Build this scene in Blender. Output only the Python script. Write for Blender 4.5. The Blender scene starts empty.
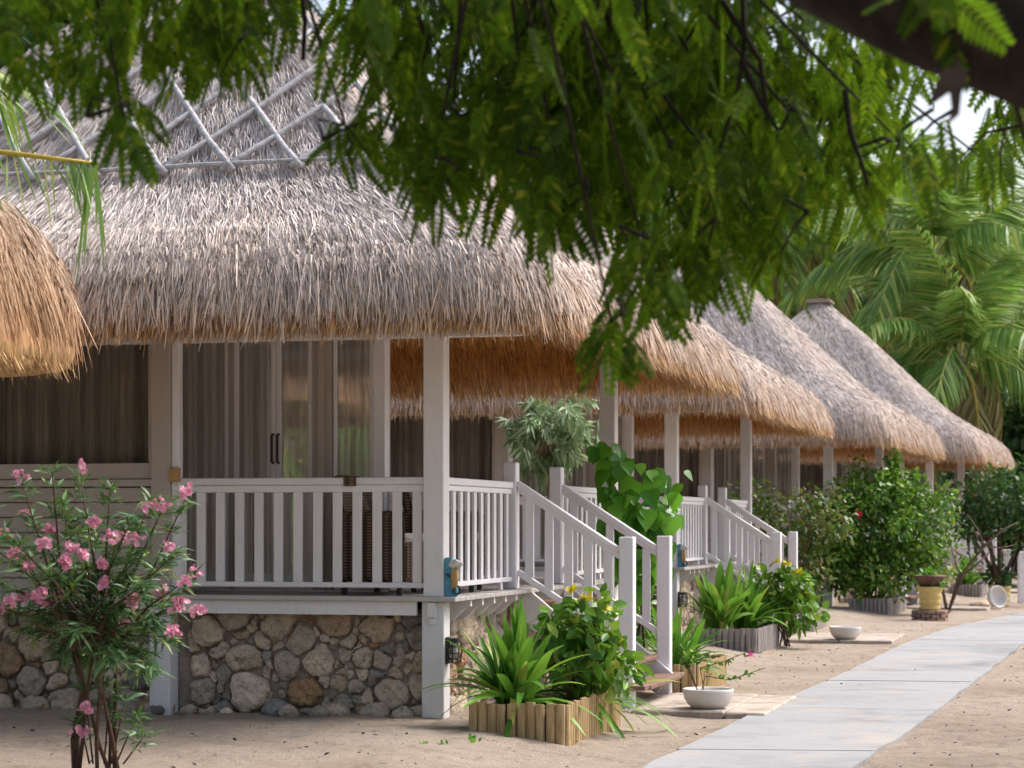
import bpy, math, random
import numpy as np
from mathutils import Vector, Matrix, noise

random.seed(7)
rng = np.random.default_rng(11)
R = math.radians
scene = bpy.context.scene
COL = scene.collection
F_PX, CAM_Z, HORIZON = 2200.0, 1.44, 524.0


def at(x, y, Y):
    """A point seen at photo position x, y and lying Y metres away."""
    return Vector(((x - 512) / F_PX * Y, Y, CAM_Z - (y - HORIZON) / F_PX * Y))


# ------------------------------------------------------------------ materials
def new_mat(name):
    m = bpy.data.materials.new(name)
    m.use_nodes = True
    nt = m.node_tree
    nt.nodes.clear()
    out = nt.nodes.new('ShaderNodeOutputMaterial')
    return m, nt, out


def N(nt, typ, **kw):
    n = nt.nodes.new(typ)
    for k, v in kw.items():
        if k in n.inputs:
            n.inputs[k].default_value = v
        else:
            setattr(n, k, v)
    return n


def ramp(nt, fac, stops):
    r = nt.nodes.new('ShaderNodeValToRGB')
    el = r.color_ramp.elements
    while len(el) < len(stops):
        el.new(0.5)
    for e, (p, c) in zip(el, stops):
        e.position = p
        e.color = (*c, 1)
    nt.links.new(fac, r.inputs[0])
    return r.outputs[0]


def mixc(nt, fac, a, b, mode='MIX'):
    m = nt.nodes.new('ShaderNodeMix')
    m.data_type = 'RGBA'
    m.blend_type = mode
    for sock, v in ((m.inputs[0], fac), (m.inputs[6], a), (m.inputs[7], b)):
        if isinstance(v, bpy.types.NodeSocket):
            nt.links.new(v, sock)
        elif isinstance(v, tuple):
            sock.default_value = (*v, 1)
        else:
            sock.default_value = v
    return m.outputs[2]


def coords(nt, scale=(1, 1, 1), kind='Object'):
    tc = N(nt, 'ShaderNodeTexCoord')
    mp = N(nt, 'ShaderNodeMapping')
    mp.inputs['Scale'].default_value = scale
    nt.links.new(tc.outputs[kind], mp.inputs[0])
    return mp.outputs[0]


def noise_fac(nt, vec, scale, detail=4, rough=0.6):
    n = N(nt, 'ShaderNodeTexNoise')
    n.inputs['Scale'].default_value = scale
    n.inputs['Detail'].default_value = detail
    n.inputs['Roughness'].default_value = rough
    nt.links.new(vec, n.inputs['Vector'])
    return n.outputs[0]


def bump(nt, h, strength, dist=0.01):
    b = N(nt, 'ShaderNodeBump')
    b.inputs['Strength'].default_value = strength
    b.inputs['Distance'].default_value = dist
    nt.links.new(h, b.inputs['Height'])
    return b.outputs[0]


def finish(nt, out, col, rough=0.6, normal=None, spec=0.3):
    p = N(nt, 'ShaderNodeBsdfPrincipled')
    if isinstance(col, tuple):
        p.inputs['Base Color'].default_value = (*col, 1)
    else:
        nt.links.new(col, p.inputs['Base Color'])
    if isinstance(rough, float):
        p.inputs['Roughness'].default_value = rough
    else:
        nt.links.new(rough, p.inputs['Roughness'])
    p.inputs['Specular IOR Level'].default_value = spec
    if normal is not None:
        nt.links.new(normal, p.inputs['Normal'])
    nt.links.new(p.outputs[0], out.inputs[0])
    return p


def island(nt):
    return N(nt, 'ShaderNodeNewGeometry').outputs['Random Per Island']


def paint_mat(name, base, dirt, amount=0.5, rough=0.55):
    m, nt, out = new_mat(name)
    v = coords(nt, (14, 14, 1.6))
    f = noise_fac(nt, v, 2.2, 6, 0.7)
    v2 = coords(nt, (1, 1, 1))
    f2 = noise_fac(nt, v2, 3.0, 4, 0.65)
    mul = N(nt, 'ShaderNodeMath', operation='MULTIPLY')
    nt.links.new(f, mul.inputs[0])
    nt.links.new(f2, mul.inputs[1])
    c = ramp(nt, mul.outputs[0], [(0.18, base), (0.30 + 0.3 * (1 - amount), tuple(b * .86 + d * .14 for b, d in zip(base, dirt))), (0.62, dirt)])
    f4 = noise_fac(nt, coords(nt, (22, 22, 3)), 4.0, 6, 0.8)
    c = mixc(nt, 0.6 * amount, c, ramp(nt, f4, [(0.26, (.45, .40, .35)), (0.40, (1, 1, 1))]), 'MULTIPLY')
    c = mixc(nt, 0.12, c, ramp(nt, island(nt), [(0, (.5, .48, .44)), (1, (1, 1, 1))]), 'MULTIPLY')
    finish(nt, out, c, rough, bump(nt, f, 0.25, 0.004), 0.3)
    return m


def wood_mat(name, c1, c2, c3, scale=(30, 30, 2.5), rough=0.75, b=0.4):
    m, nt, out = new_mat(name)
    v = coords(nt, scale)
    f = noise_fac(nt, v, 1.3, 7, 0.7)
    c = ramp(nt, f, [(0.3, c1), (0.5, c2), (0.72, c3)])
    c = mixc(nt, 0.45, c, ramp(nt, island(nt), [(0, (.42, .40, .38)), (.5, (.9, .9, .9)), (1, (1.0, .92, .8))]), 'MULTIPLY')
    finish(nt, out, c, rough, bump(nt, f, b, 0.006), 0.2)
    return m


def plain_mat(name, col, rough=0.5, var=0.15, spec=0.4, metallic=0.0):
    m, nt, out = new_mat(name)
    f = noise_fac(nt, coords(nt), 9, 5, 0.65)
    c = ramp(nt, f, [(0.3, tuple(x * (1 - var) for x in col)), (0.7, tuple(min(1, x * (1 + var)) for x in col))])
    p = finish(nt, out, c, rough, bump(nt, f, 0.12, 0.004), spec)
    p.inputs['Metallic'].default_value = metallic
    return m


def leaf_mat(name, stops, trans=0.35, rough=0.42, tcol=(.25, .42, .04), patch=1.5, spec=.35):
    m, nt, out = new_mat(name)
    c = ramp(nt, island(nt), stops)
    f = noise_fac(nt, coords(nt), patch, 3, 0.6)
    c = mixc(nt, 0.55, c, ramp(nt, f, [(0.36, (.50, .58, .50)), (0.64, (1.0, 1.0, .9))]), 'MULTIPLY')
    p = N(nt, 'ShaderNodeBsdfPrincipled')
    nt.links.new(c, p.inputs['Base Color'])
    p.inputs['Roughness'].default_value = rough
    p.inputs['Specular IOR Level'].default_value = spec
    t = N(nt, 'ShaderNodeBsdfTranslucent')
    nt.links.new(mixc(nt, 0.5, c, tcol), t.inputs[0])
    mx = N(nt, 'ShaderNodeMixShader')
    mx.inputs[0].default_value = trans
    nt.links.new(p.outputs[0], mx.inputs[1])
    nt.links.new(t.outputs[0], mx.inputs[2])
    nt.links.new(mx.outputs[0], out.inputs[0])
    return m


def thatch_mat(name, low, mid, high, tan, z_top, z_tips, tan_amt=0.7):
    """Outer straw weathers grey upslope, tan at the eave; inner straw has light painted on its tips."""
    m, nt, out = new_mat(name)
    c = ramp(nt, island(nt), [(0.0, low), (0.35, mid), (0.75, mid), (1.0, high)])
    tc = N(nt, 'ShaderNodeTexCoord')
    sp = N(nt, 'ShaderNodeSeparateXYZ')
    nt.links.new(tc.outputs['Object'], sp.inputs[0])
    mr = N(nt, 'ShaderNodeMapRange')
    mr.inputs['From Min'].default_value = z_top
    mr.inputs['From Max'].default_value = z_tips
    mr.inputs['To Min'].default_value = 0.0
    mr.inputs['To Max'].default_value = tan_amt
    nt.links.new(sp.outputs[2], mr.inputs[0])
    f = noise_fac(nt, coords(nt), 1.1, 4, 0.65)
    nm = N(nt, 'ShaderNodeMath', operation='MULTIPLY_ADD')
    nt.links.new(f, nm.inputs[0])
    nm.inputs[1].default_value = 0.9
    nm.inputs[2].default_value = -0.42
    ad = N(nt, 'ShaderNodeMath', operation='ADD', use_clamp=True)
    nt.links.new(mr.outputs[0], ad.inputs[0])
    nt.links.new(nm.outputs[0], ad.inputs[1])
    tanc = ramp(nt, island(nt), [(0.0, tuple(x * .45 for x in tan)), (0.4, tan), (1.0, tuple(min(.8, x * 1.45) for x in tan))])
    c = mixc(nt, ad.outputs[0], c, tanc)
    bun = noise_fac(nt, coords(nt, (5, 5, 2.2)), 1.6, 5, 0.7)
    c = mixc(nt, 0.9, c, ramp(nt, bun, [(0.33, (.50, .44, .39)), (0.48, (1.0, .98, .96)), (0.70, (1.1, 1.08, 1.06))]), 'MULTIPLY')
    finish(nt, out, c, 0.85, None, 0.12)
    return m


M = {}
M['white'] = paint_mat('white_paint', (.76, .74, .74), (.36, .31, .27), .75)
M['white2'] = paint_mat('white_paint_clean', (.80, .79, .82), (.46, .42, .39), .5, .5)
M['taupe'] = paint_mat('taupe_paint', (.44, .39, .35), (.24, .19, .16), .7)
M['deck'] = paint_mat('deck_paint', (.50, .47, .45), (.25, .21, .18), .8)
M['tread'] = wood_mat('tread_wood', (.10, .06, .045), (.20, .12, .09), (.28, .19, .15), (3, 30, 30))
M['slat_tan'] = wood_mat('slat_tan_wood', (.26, .16, .07), (.46, .33, .17), (.60, .46, .27))
M['slat_grey'] = wood_mat('slat_grey_wood', (.16, .14, .13), (.33, .30, .28), (.46, .42, .40))
M['pole'] = wood_mat('weathered_pole', (.26, .25, .25), (.46, .45, .46), (.62, .61, .62), (12, 12, 12))
M['soil'] = plain_mat('soil', (.07, .05, .035), .95, .5, .1)
M['black'] = plain_mat('black_metal', (.025, .027, .032), .45, .3)
M['lampglass'] = plain_mat('frosted_lamp_glass', (.62, .60, .55), .25, .1, .5)
M['blue'] = plain_mat('blue_painted_wood', (.08, .30, .42), .55, .5)
M['tanwood'] = wood_mat('tan_block_wood', (.30, .17, .06), (.48, .29, .12), (.58, .39, .19))
M['shell'] = plain_mat('shell_white', (.66, .63, .58), .5, .2)
M['handle'] = plain_mat('bronze_handle', (.05, .035, .03), .4, .2, .5, .6)
M['bowl'] = paint_mat('bowl_plaster', (.66, .64, .61), (.36, .32, .28), .55, .6)
M['yellowpot'] = paint_mat('yellow_glaze', (.62, .47, .17), (.42, .28, .09), .5, .4)
M['brownpot'] = plain_mat('brown_clay', (.12, .055, .04), .6, .3)
M['brick'] = wood_mat('brick', (.18, .11, .08), (.32, .22, .17), (.42, .32, .26), (9, 9, 9))
M['bark'] = wood_mat('bark', (.008, .006, .005), (.022, .015, .012), (.05, .037, .028), (9, 9, 3), .9, .9)
M['palebark'] = wood_mat('pale_bark', (.16, .11, .07), (.30, .21, .14), (.42, .32, .22), (14, 14, 5), .85, .6)
M['stem'] = wood_mat('stem_bark', (.045, .025, .016), (.10, .06, .04), (.17, .11, .075), (20, 20, 4), .85, .6)
M['palmbark'] = wood_mat('palm_bark', (.13, .10, .08), (.25, .21, .17), (.36, .31, .26), (4, 4, 14), .9, .7)
M['twig'] = plain_mat('dry_twig', (.13, .085, .06), .85, .4)
M['rachis'] = plain_mat('yellow_frond_stalk', (.50, .36, .05), .5, .25)
M['cardboard'] = plain_mat('dead_leaf', (.05, .035, .025), .85, .4)
M['inside'] = plain_mat('room_wall', (.55, .51, .46), .85, .1, .1)

M['thatch'] = thatch_mat('thatch_grey', (.26, .22, .20), (.58, .525, .50), (.82, .77, .745), (.54, .41, .31), 3.9, 3.0, .45)
M['fringe'] = thatch_mat('thatch_fringe', (.22, .155, .115), (.58, .49, .42), (.82, .73, .65), (.60, .40, .25), 3.5, 2.85, .5)
M['inner'] = thatch_mat('thatch_inner', (.17, .06, .014), (.44, .19, .045), (.64, .32, .10), (.66, .43, .24), 2.98, 2.74, .75)  # paler low tips: outdoor light on the eave ends put into the colour
M['hut'] = thatch_mat('thatch_hut', (.20, .14, .10), (.46, .38, .32), (.68, .59, .52), (.52, .28, .11), 3.7, 2.5, .72)

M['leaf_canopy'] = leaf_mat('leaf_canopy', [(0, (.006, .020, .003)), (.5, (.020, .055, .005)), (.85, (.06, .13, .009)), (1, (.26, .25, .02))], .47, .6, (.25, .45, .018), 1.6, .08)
M['leaf_strap'] = leaf_mat('leaf_strap', [(0, (.05, .16, .02)), (.5, (.12, .32, .035)), (.88, (.28, .47, .07)), (.96, (.46, .46, .10)), (1, (.34, .24, .09))], .30, .40, (.25, .5, .05))
M['leaf_oleander'] = leaf_mat('leaf_oleander', [(0, (.035, .095, .04)), (.6, (.08, .175, .07)), (.93, (.16, .28, .11)), (1, (.36, .38, .06))], .2, .42)
M['leaf_willow'] = leaf_mat('leaf_willow', [(0, (.16, .26, .14)), (.6, (.30, .43, .25)), (.9, (.44, .54, .34)), (1, (.62, .58, .34))], .3, .5, (.3, .45, .15))
M['leaf_heart'] = leaf_mat('leaf_heart', [(0, (.04, .16, .015)), (.6, (.09, .29, .03)), (1, (.20, .46, .05))], .35, .3, (.22, .5, .03))
M['leaf_shrub'] = leaf_mat('leaf_shrub', [(0, (.045, .14, .018)), (.55, (.11, .28, .03)), (.88, (.22, .42, .05)), (1, (.52, .52, .07))], .25, .35)
M['leaf_hibiscus'] = leaf_mat('leaf_hibiscus', [(0, (.035, .11, .018)), (.6, (.10, .24, .03)), (.92, (.24, .40, .05)), (1, (.46, .46, .07))], .25, .38)
M['leaf_rusty'] = leaf_mat('leaf_rusty', [(0, (.03, .08, .015)), (.6, (.08, .14, .03)), (.85, (.17, .16, .045)), (1, (.28, .13, .06))], .25, .45)
M['leaf_yellow'] = leaf_mat('leaf_yellow', [(0, (.62, .50, .02)), (1, (.80, .66, .03))], .3, .4, (.8, .7, .05))
M['leaf_palm'] = leaf_mat('leaf_palm', [(0, (.10, .23, .05)), (.6, (.22, .40, .09)), (.9, (.42, .54, .14)), (1, (.64, .58, .18))], .4, .4, (.3, .45, .08), .6)
M['leaf_palm_old'] = leaf_mat('leaf_palm_old', [(0, (.16, .13, .05)), (.6, (.34, .29, .11)), (1, (.5, .45, .25))], .3, .5, (.5, .42, .15), .6)
M['leaf_tree'] = leaf_mat('leaf_tree', [(0, (.02, .065, .015)), (.6, (.05, .125, .025)), (1, (.11, .22, .04))], .3, .5, (.2, .35, .05), .5)
M['leaf_dark'] = leaf_mat('leaf_dark', [(0, (.014, .045, .012)), (.6, (.03, .085, .02)), (1, (.07, .15, .03))], .25, .45, (.12, .28, .04), .7)
M['petal'] = leaf_mat('petal_pink', [(0, (.70, .20, .38)), (.6, (.84, .38, .54)), (1, (.90, .60, .70))], .3, .5, (.9, .45, .6), 12)
M['petal_magenta'] = leaf_mat('petal_magenta', [(0, (.6, .04, .30)), (1, (.75, .10, .45))], .3, .5, (.8, .1, .5), 12)
M['petal_red'] = leaf_mat('petal_red', [(0, (.6, .02, .03)), (1, (.75, .05, .06))], .3, .5, (.8, .1, .1), 12)


def mat_sand():
    m, nt, out = new_mat('sand')
    v = coords(nt)
    big = noise_fac(nt, v, 0.45, 5, 0.6)
    mid = noise_fac(nt, v, 5.0, 6, 0.7)
    fine = noise_fac(nt, v, 90.0, 3, 0.8)
    c = ramp(nt, big, [(0.32, (.42, .34, .27)), (0.5, (.52, .43, .35)), (0.68, (.58, .49, .405))])
    c = mixc(nt, 0.5, c, ramp(nt, mid, [(0.34, (.52, .47, .44)), (0.48, (.96, .95, .94)), (0.75, (1.04, 1.02, 1.0))]), 'MULTIPLY')
    c = mixc(nt, 0.55, c, ramp(nt, fine, [(0.30, (.38, .34, .30)), (0.5, (.95, .95, .95)), (0.7, (1, 1, 1))]), 'MULTIPLY')
    add = N(nt, 'ShaderNodeMath', operation='MULTIPLY_ADD')
    nt.links.new(mid, add.inputs[0])
    add.inputs[1].default_value = 3.0
    nt.links.new(fine, add.inputs[2])
    finish(nt, out, c, 0.95, bump(nt, add.outputs[0], 0.9, 0.035), 0.08)
    return m


def mat_concrete():
    m, nt, out = new_mat('path_concrete')
    v = coords(nt)
    big = noise_fac(nt, v, 0.55, 5, 0.62)
    mid = noise_fac(nt, v, 4.0, 7, 0.7)
    fine = noise_fac(nt, v, 70.0, 2, 0.7)
    c = ramp(nt, big, [(0.30, (.20, .20, .203)), (0.46, (.298, .303, .312)), (0.7, (.335, .34, .348))])
    c = mixc(nt, 0.5, c, ramp(nt, mid, [(0.28, (.60, .57, .52)), (0.45, (.97, .97, .96)), (0.7, (1, 1, 1))]), 'MULTIPLY')
    c = mixc(nt, 0.3, c, ramp(nt, fine, [(0.3, (.6, .6, .6)), (0.5, (1, 1, 1))]), 'MULTIPLY')
    dr = noise_fac(nt, coords(nt, (1, 1, 1)), 0.9, 8, 0.75)
    c = mixc(nt, ramp(nt, dr, [(0.52, (0, 0, 0)), (0.72, (.75, .75, .75))]), c, (.46, .37, .285))
    st = noise_fac(nt, coords(nt, (.35, 1.2, 1)), 1.4, 7, 0.75)
    c = mixc(nt, 0.75, c, ramp(nt, st, [(0.30, (.52, .50, .48)), (0.44, (1, 1, 1))]), 'MULTIPLY')
    finish(nt, out, c, 0.85, bump(nt, mid, 0.35, 0.01), 0.2)
    return m


def mat_slab():
    m, nt, out = new_mat('slab_concrete')
    v = coords(nt)
    mid = noise_fac(nt, v, 3.0, 7, 0.7)
    c = ramp(nt, mid, [(0.3, (.16, .13, .10)), (0.5, (.40, .34, .29)), (0.7, (.52, .45, .39))])
    finish(nt, out, c, 0.9, bump(nt, mid, 0.5, 0.01), 0.15)
    return m


def mat_stone():
    m, nt, out = new_mat('field_stone')
    c = ramp(nt, island(nt), [(0.0, (.19, .18, .18)), (0.14, (.36, .32, .28)), (0.34, (.56, .47, .37)), (0.5, (.42, .36, .30)),
                              (0.66, (.66, .56, .45)), (0.80, (.36, .27, .19)), (0.88, (.36, .22, .12)), (0.93, (.50, .42, .34)), (1.0, (.26, .26, .25))])
    v = coords(nt)
    f = noise_fac(nt, v, 7.0, 8, 0.72)
    f2 = noise_fac(nt, v, 30.0, 5, 0.7)
    c = mixc(nt, 0.75, c, ramp(nt, f, [(0.3, (.45, .40, .36)), (0.5, (.95, .93, .9)), (0.7, (1.25, 1.2, 1.15))]), 'MULTIPLY')
    c = mixc(nt, 0.55, c, ramp(nt, f2, [(0.33, (.30, .26, .23)), (0.47, (1, 1, 1)), (0.75, (1.15, 1.12, 1.1))]), 'MULTIPLY')
    add = N(nt, 'ShaderNodeMath', operation='ADD')
    nt.links.new(f, add.inputs[0])
    nt.links.new(f2, add.inputs[1])
    vo = N(nt, 'ShaderNodeTexVoronoi')
    vo.inputs['Scale'].default_value = 38
    nt.links.new(v, vo.inputs['Vector'])
    pit = ramp(nt, vo.outputs['Distance'], [(0.10, (.25, .22, .2)), (0.24, (1, 1, 1))])
    f3 = noise_fac(nt, v, 4.0, 3, .6)
    gate = ramp(nt, f3, [(0.5, (0, 0, 0)), (0.62, (1, 1, 1))])
    c = mixc(nt, gate, c, mixc(nt, 1.0, c, pit, 'MULTIPLY'))
    c = mixc(nt, 1.0, c, (1.55, 1.53, 1.5), 'MULTIPLY')
    finish(nt, out, c, 0.9, bump(nt, add.outputs[0], 1.0, 0.045), 0.12)
    return m


def mat_mortar():
    m, nt, out = new_mat('mortar')
    f = noise_fac(nt, coords(nt), 8.0, 8, 0.75)
    c = ramp(nt, f, [(0.3, (.16, .13, .105)), (0.5, (.33, .275, .225)), (0.7, (.46, .39, .33))])
    finish(nt, out, c, 0.95, bump(nt, f, 1.0, 0.03), 0.1)
    return m


def mat_glass(name, ior):
    m, nt, out = new_mat(name)
    fr = N(nt, 'ShaderNodeFresnel')
    fr.inputs[0].default_value = ior
    t = N(nt, 'ShaderNodeBsdfTransparent')
    t.inputs[0].default_value = (.96, .97, .97, 1)
    g = N(nt, 'ShaderNodeBsdfGlossy')
    g.inputs['Roughness'].default_value = 0.015
    g.inputs[0].default_value = (.9, .92, .93, 1)
    mx = N(nt, 'ShaderNodeMixShader')
    nt.links.new(fr.outputs[0], mx.inputs[0])
    nt.links.new(t.outputs[0], mx.inputs[1])
    nt.links.new(g.outputs[0], mx.inputs[2])
    nt.links.new(mx.outputs[0], out.inputs[0])
    return m


def mat_curtain(name, ca, cb, tr):
    m, nt, out = new_mat(name)
    f = noise_fac(nt, coords(nt, (1, 1, .05)), 60, 2, .5)
    c = ramp(nt, f, [(0.3, ca), (0.7, cb)])
    p = N(nt, 'ShaderNodeBsdfDiffuse')
    nt.links.new(c, p.inputs[0])
    t = N(nt, 'ShaderNodeBsdfTranslucent')
    nt.links.new(c, t.inputs[0])
    mx = N(nt, 'ShaderNodeMixShader')
    mx.inputs[0].default_value = tr
    nt.links.new(p.outputs[0], mx.inputs[1])
    nt.links.new(t.outputs[0], mx.inputs[2])
    nt.links.new(mx.outputs[0], out.inputs[0])
    return m


def mat_wicker():
    m, nt, out = new_mat('brown_wicker')
    w1 = N(nt, 'ShaderNodeTexWave', wave_type='BANDS', bands_direction='Z')
    w1.inputs['Scale'].default_value = 14
    w1.inputs['Distortion'].default_value = 1.5
    nt.links.new(coords(nt), w1.inputs[0])
    w2 = N(nt, 'ShaderNodeTexWave', wave_type='BANDS', bands_direction='DIAGONAL')
    w2.inputs['Scale'].default_value = 9
    nt.links.new(coords(nt, (1, 1, 0)), w2.inputs[0])
    mul = N(nt, 'ShaderNodeMath', operation='MULTIPLY')
    nt.links.new(w1.outputs[1], mul.inputs[0])
    nt.links.new(w2.outputs[1], mul.inputs[1])
    c = ramp(nt, mul.outputs[0], [(0.0, (.05, .03, .02)), (0.4, (.17, .10, .065)), (1, (.30, .20, .14))])
    finish(nt, out, c, 0.6, bump(nt, mul.outputs[0], 0.8, 0.01), 0.3)
    return m


M['sand'] = mat_sand()
M['path'] = mat_concrete()
M['slab'] = mat_slab()
M['stone'] = mat_stone()
M['mortar'] = mat_mortar()
M['glass'] = mat_glass('door_glass', 2.5)
M['glass_bay'] = mat_glass('bay_glass', 1.22)
M['curtain'] = mat_curtain('sheer_curtain', (.68, .65, .61), (.82, .79, .75), .45)
M['curtain_bay'] = mat_curtain('taupe_curtain', (.20, .17, .145), (.31, .27, .235), .02)
M['wicker'] = mat_wicker()


# ------------------------------------------------------------------ mesh tools
def link(name, mesh, parent=None):
    o = bpy.data.objects.new(name, mesh)
    COL.objects.link(o)
    o.parent = parent
    return o


def empty(name, loc=(0, 0, 0), rz=0.0):
    o = bpy.data.objects.new(name, None)
    o.empty_display_size = 0.2
    COL.objects.link(o)
    o.location = loc
    o.rotation_euler = (0, 0, rz)
    return o


def tag(o, label, cat, group=None, kind=None):
    if label:
        o['label'] = label
    if cat:
        o['category'] = cat
    if group:
        o['group'] = group
    if kind:
        o['kind'] = kind
    return o


def copy_tree(o, parent=None):
    c = o.copy()
    COL.objects.link(c)
    c.parent = parent
    for ch in list(o.children):
        copy_tree(ch, c)
    return c


class MB:
    """Collects simple shapes and links them as one mesh object."""

    def __init__(s):
        s.v, s.f, s.m = [], [], []

    def add(s, vs, fs, mi=0):
        n = len(s.v)
        s.v.extend([tuple(p) for p in vs])
        s.f.extend([tuple(i + n for i in f) for f in fs])
        s.m.extend([mi] * len(fs))

    def box(s, lo, hi, mi=0, mat=None, bev=0.0):
        x0, y0, z0 = lo
        x1, y1, z1 = hi
        if bev <= 0:
            vs = [(x, y, z) for z in (z0, z1) for y in (y0, y1) for x in (x0, x1)]
            fs = [(0, 2, 3, 1), (4, 5, 7, 6), (0, 1, 5, 4), (2, 6, 7, 3), (0, 4, 6, 2), (1, 3, 7, 5)]
        else:
            b = min(bev, (x1 - x0) * .45, (y1 - y0) * .45, (z1 - z0) * .45)
            vs, idx = [], {}
            X, Y, Z = (x0, x1), (y0, y1), (z0, z1)
            for i in (0, 1):
                for j in (0, 1):
                    for k in (0, 1):
                        sx, sy, sz = (b if i == 0 else -b), (b if j == 0 else -b), (b if k == 0 else -b)
                        for ax, p in (('x', (X[i], Y[j] + sy, Z[k] + sz)), ('y', (X[i] + sx, Y[j], Z[k] + sz)), ('z', (X[i] + sx, Y[j] + sy, Z[k]))):
                            idx[(i, j, k, ax)] = len(vs)
                            vs.append(p)
            g = lambda i, j, k, a: idx[(i, j, k, a)]
            fs = []
            for i in (0, 1):
                q = [g(i, 0, 0, 'x'), g(i, 1, 0, 'x'), g(i, 1, 1, 'x'), g(i, 0, 1, 'x')]
                fs.append(q if i else q[::-1])
                q = [g(0, i, 0, 'y'), g(1, i, 0, 'y'), g(1, i, 1, 'y'), g(0, i, 1, 'y')]
                fs.append(q[::-1] if i else q)
                q = [g(0, 0, i, 'z'), g(1, 0, i, 'z'), g(1, 1, i, 'z'), g(0, 1, i, 'z')]
                fs.append(q if i else q[::-1])
            for i in (0, 1):
                for j in (0, 1):
                    fs.append([g(i, j, 0, 'x'), g(i, j, 0, 'y'), g(i, j, 1, 'y'), g(i, j, 1, 'x')])
                    fs.append([g(i, 0, j, 'x'), g(i, 0, j, 'z'), g(i, 1, j, 'z'), g(i, 1, j, 'x')])
                    fs.append([g(0, i, j, 'y'), g(0, i, j, 'z'), g(1, i, j, 'z'), g(1, i, j, 'y')])
            for i in (0, 1):
                for j in (0, 1):
                    for k in (0, 1):
                        fs.append([g(i, j, k, 'x'), g(i, j, k, 'y'), g(i, j, k, 'z')])
        if mat is not None:
            vs = [mat @ Vector(p) for p in vs]
        s.add(vs, fs, mi)
        return s

    def bar(s, p0, p1, w, h, mi=0, bev=0.004, up=(0, 0, 1)):
        """A beam from p0 to p1, w wide across and h tall."""
        p0, p1 = Vector(p0), Vector(p1)
        d = (p1 - p0)
        L = d.length
        d.normalize()
        side = d.cross(Vector(up)).normalized()
        u = side.cross(d)
        mt = Matrix((( d.x, side.x, u.x, p0.x), (d.y, side.y, u.y, p0.y), (d.z, side.z, u.z, p0.z), (0, 0, 0, 1)))
        return s.box((0, -w / 2, -h / 2), (L, w / 2, h / 2), mi, mt, bev)

    def tube(s, pts, rad, n=8, mi=0, cap=True):
        pts = [Vector(p) for p in pts]
        if isinstance(rad, (int, float)):
            rad = [rad] * len(pts)
        vs, fs = [], []
        ref = Vector((0.31, 0.17, 0.93))
        for i, p in enumerate(pts):
            d = (pts[min(i + 1, len(pts) - 1)] - pts[max(i - 1, 0)]).normalized()
            a = d.cross(ref)
            if a.length < 1e-3:
                a = d.cross(Vector((1, 0, 0)))
            a.normalize()
            b = d.cross(a)
            for k in range(n):
                t = 2 * math.pi * k / n
                vs.append(p + (a * math.cos(t) + b * math.sin(t)) * rad[i])
        for i in range(len(pts) - 1):
            for k in range(n):
                fs.append((i * n + k, i * n + (k + 1) % n, (i + 1) * n + (k + 1) % n, (i + 1) * n + k))
        if cap:
            fs.append(tuple(range(n))[::-1])
            fs.append(tuple(range((len(pts) - 1) * n, len(pts) * n)))
        s.add(vs, fs, mi)
        return s

    def lathe(s, prof, n=28, c=(0, 0, 0), mi=0):
        vs, fs = [], []
        for r, z in prof:
            for k in range(n):
                t = 2 * math.pi * k / n
                vs.append((c[0] + r * math.cos(t), c[1] + r * math.sin(t), c[2] + z))
        for i in range(len(prof) - 1):
            for k in range(n):
                fs.append((i * n + k, i * n + (k + 1) % n, (i + 1) * n + (k + 1) % n, (i + 1) * n + k))
        s.add(vs, fs, mi)
        return s

    def blob(s, c, r, seed=0, rough=0.18, n=10, mi=0):
        vs, fs = [], []
        for i in range(n + 1):
            th = math.pi * i / n
            for k in range(n * 2):
                ph = math.pi * k / n
                d = Vector((math.sin(th) * math.cos(ph), math.sin(th) * math.sin(ph), math.cos(th)))
                q = 1 + rough * noise.noise(d * 1.7 + Vector((seed * 3.1, seed * 1.7, seed)))
                vs.append((c[0] + d.x * r[0] * q, c[1] + d.y * r[1] * q, c[2] + d.z * r[2] * q))
        w = n * 2
        for i in range(n):
            for k in range(w):
                fs.append((i * w + k, (i + 1) * w + k, (i + 1) * w + (k + 1) % w, i * w + (k + 1) % w))
        s.add(vs, fs, mi)
        return s

    def build(s, name, mats, parent=None, smooth=False):
        me = bpy.data.meshes.new(name)
        me.from_pydata(s.v, [], s.f)
        for m in (mats if isinstance(mats, (list, tuple)) else [mats]):
            me.materials.append(m)
        me.polygons.foreach_set('material_index', s.m)
        if smooth:
            me.polygons.foreach_set('use_smooth', [True] * len(s.f))
        me.update()
        return link(name, me, parent)


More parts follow.
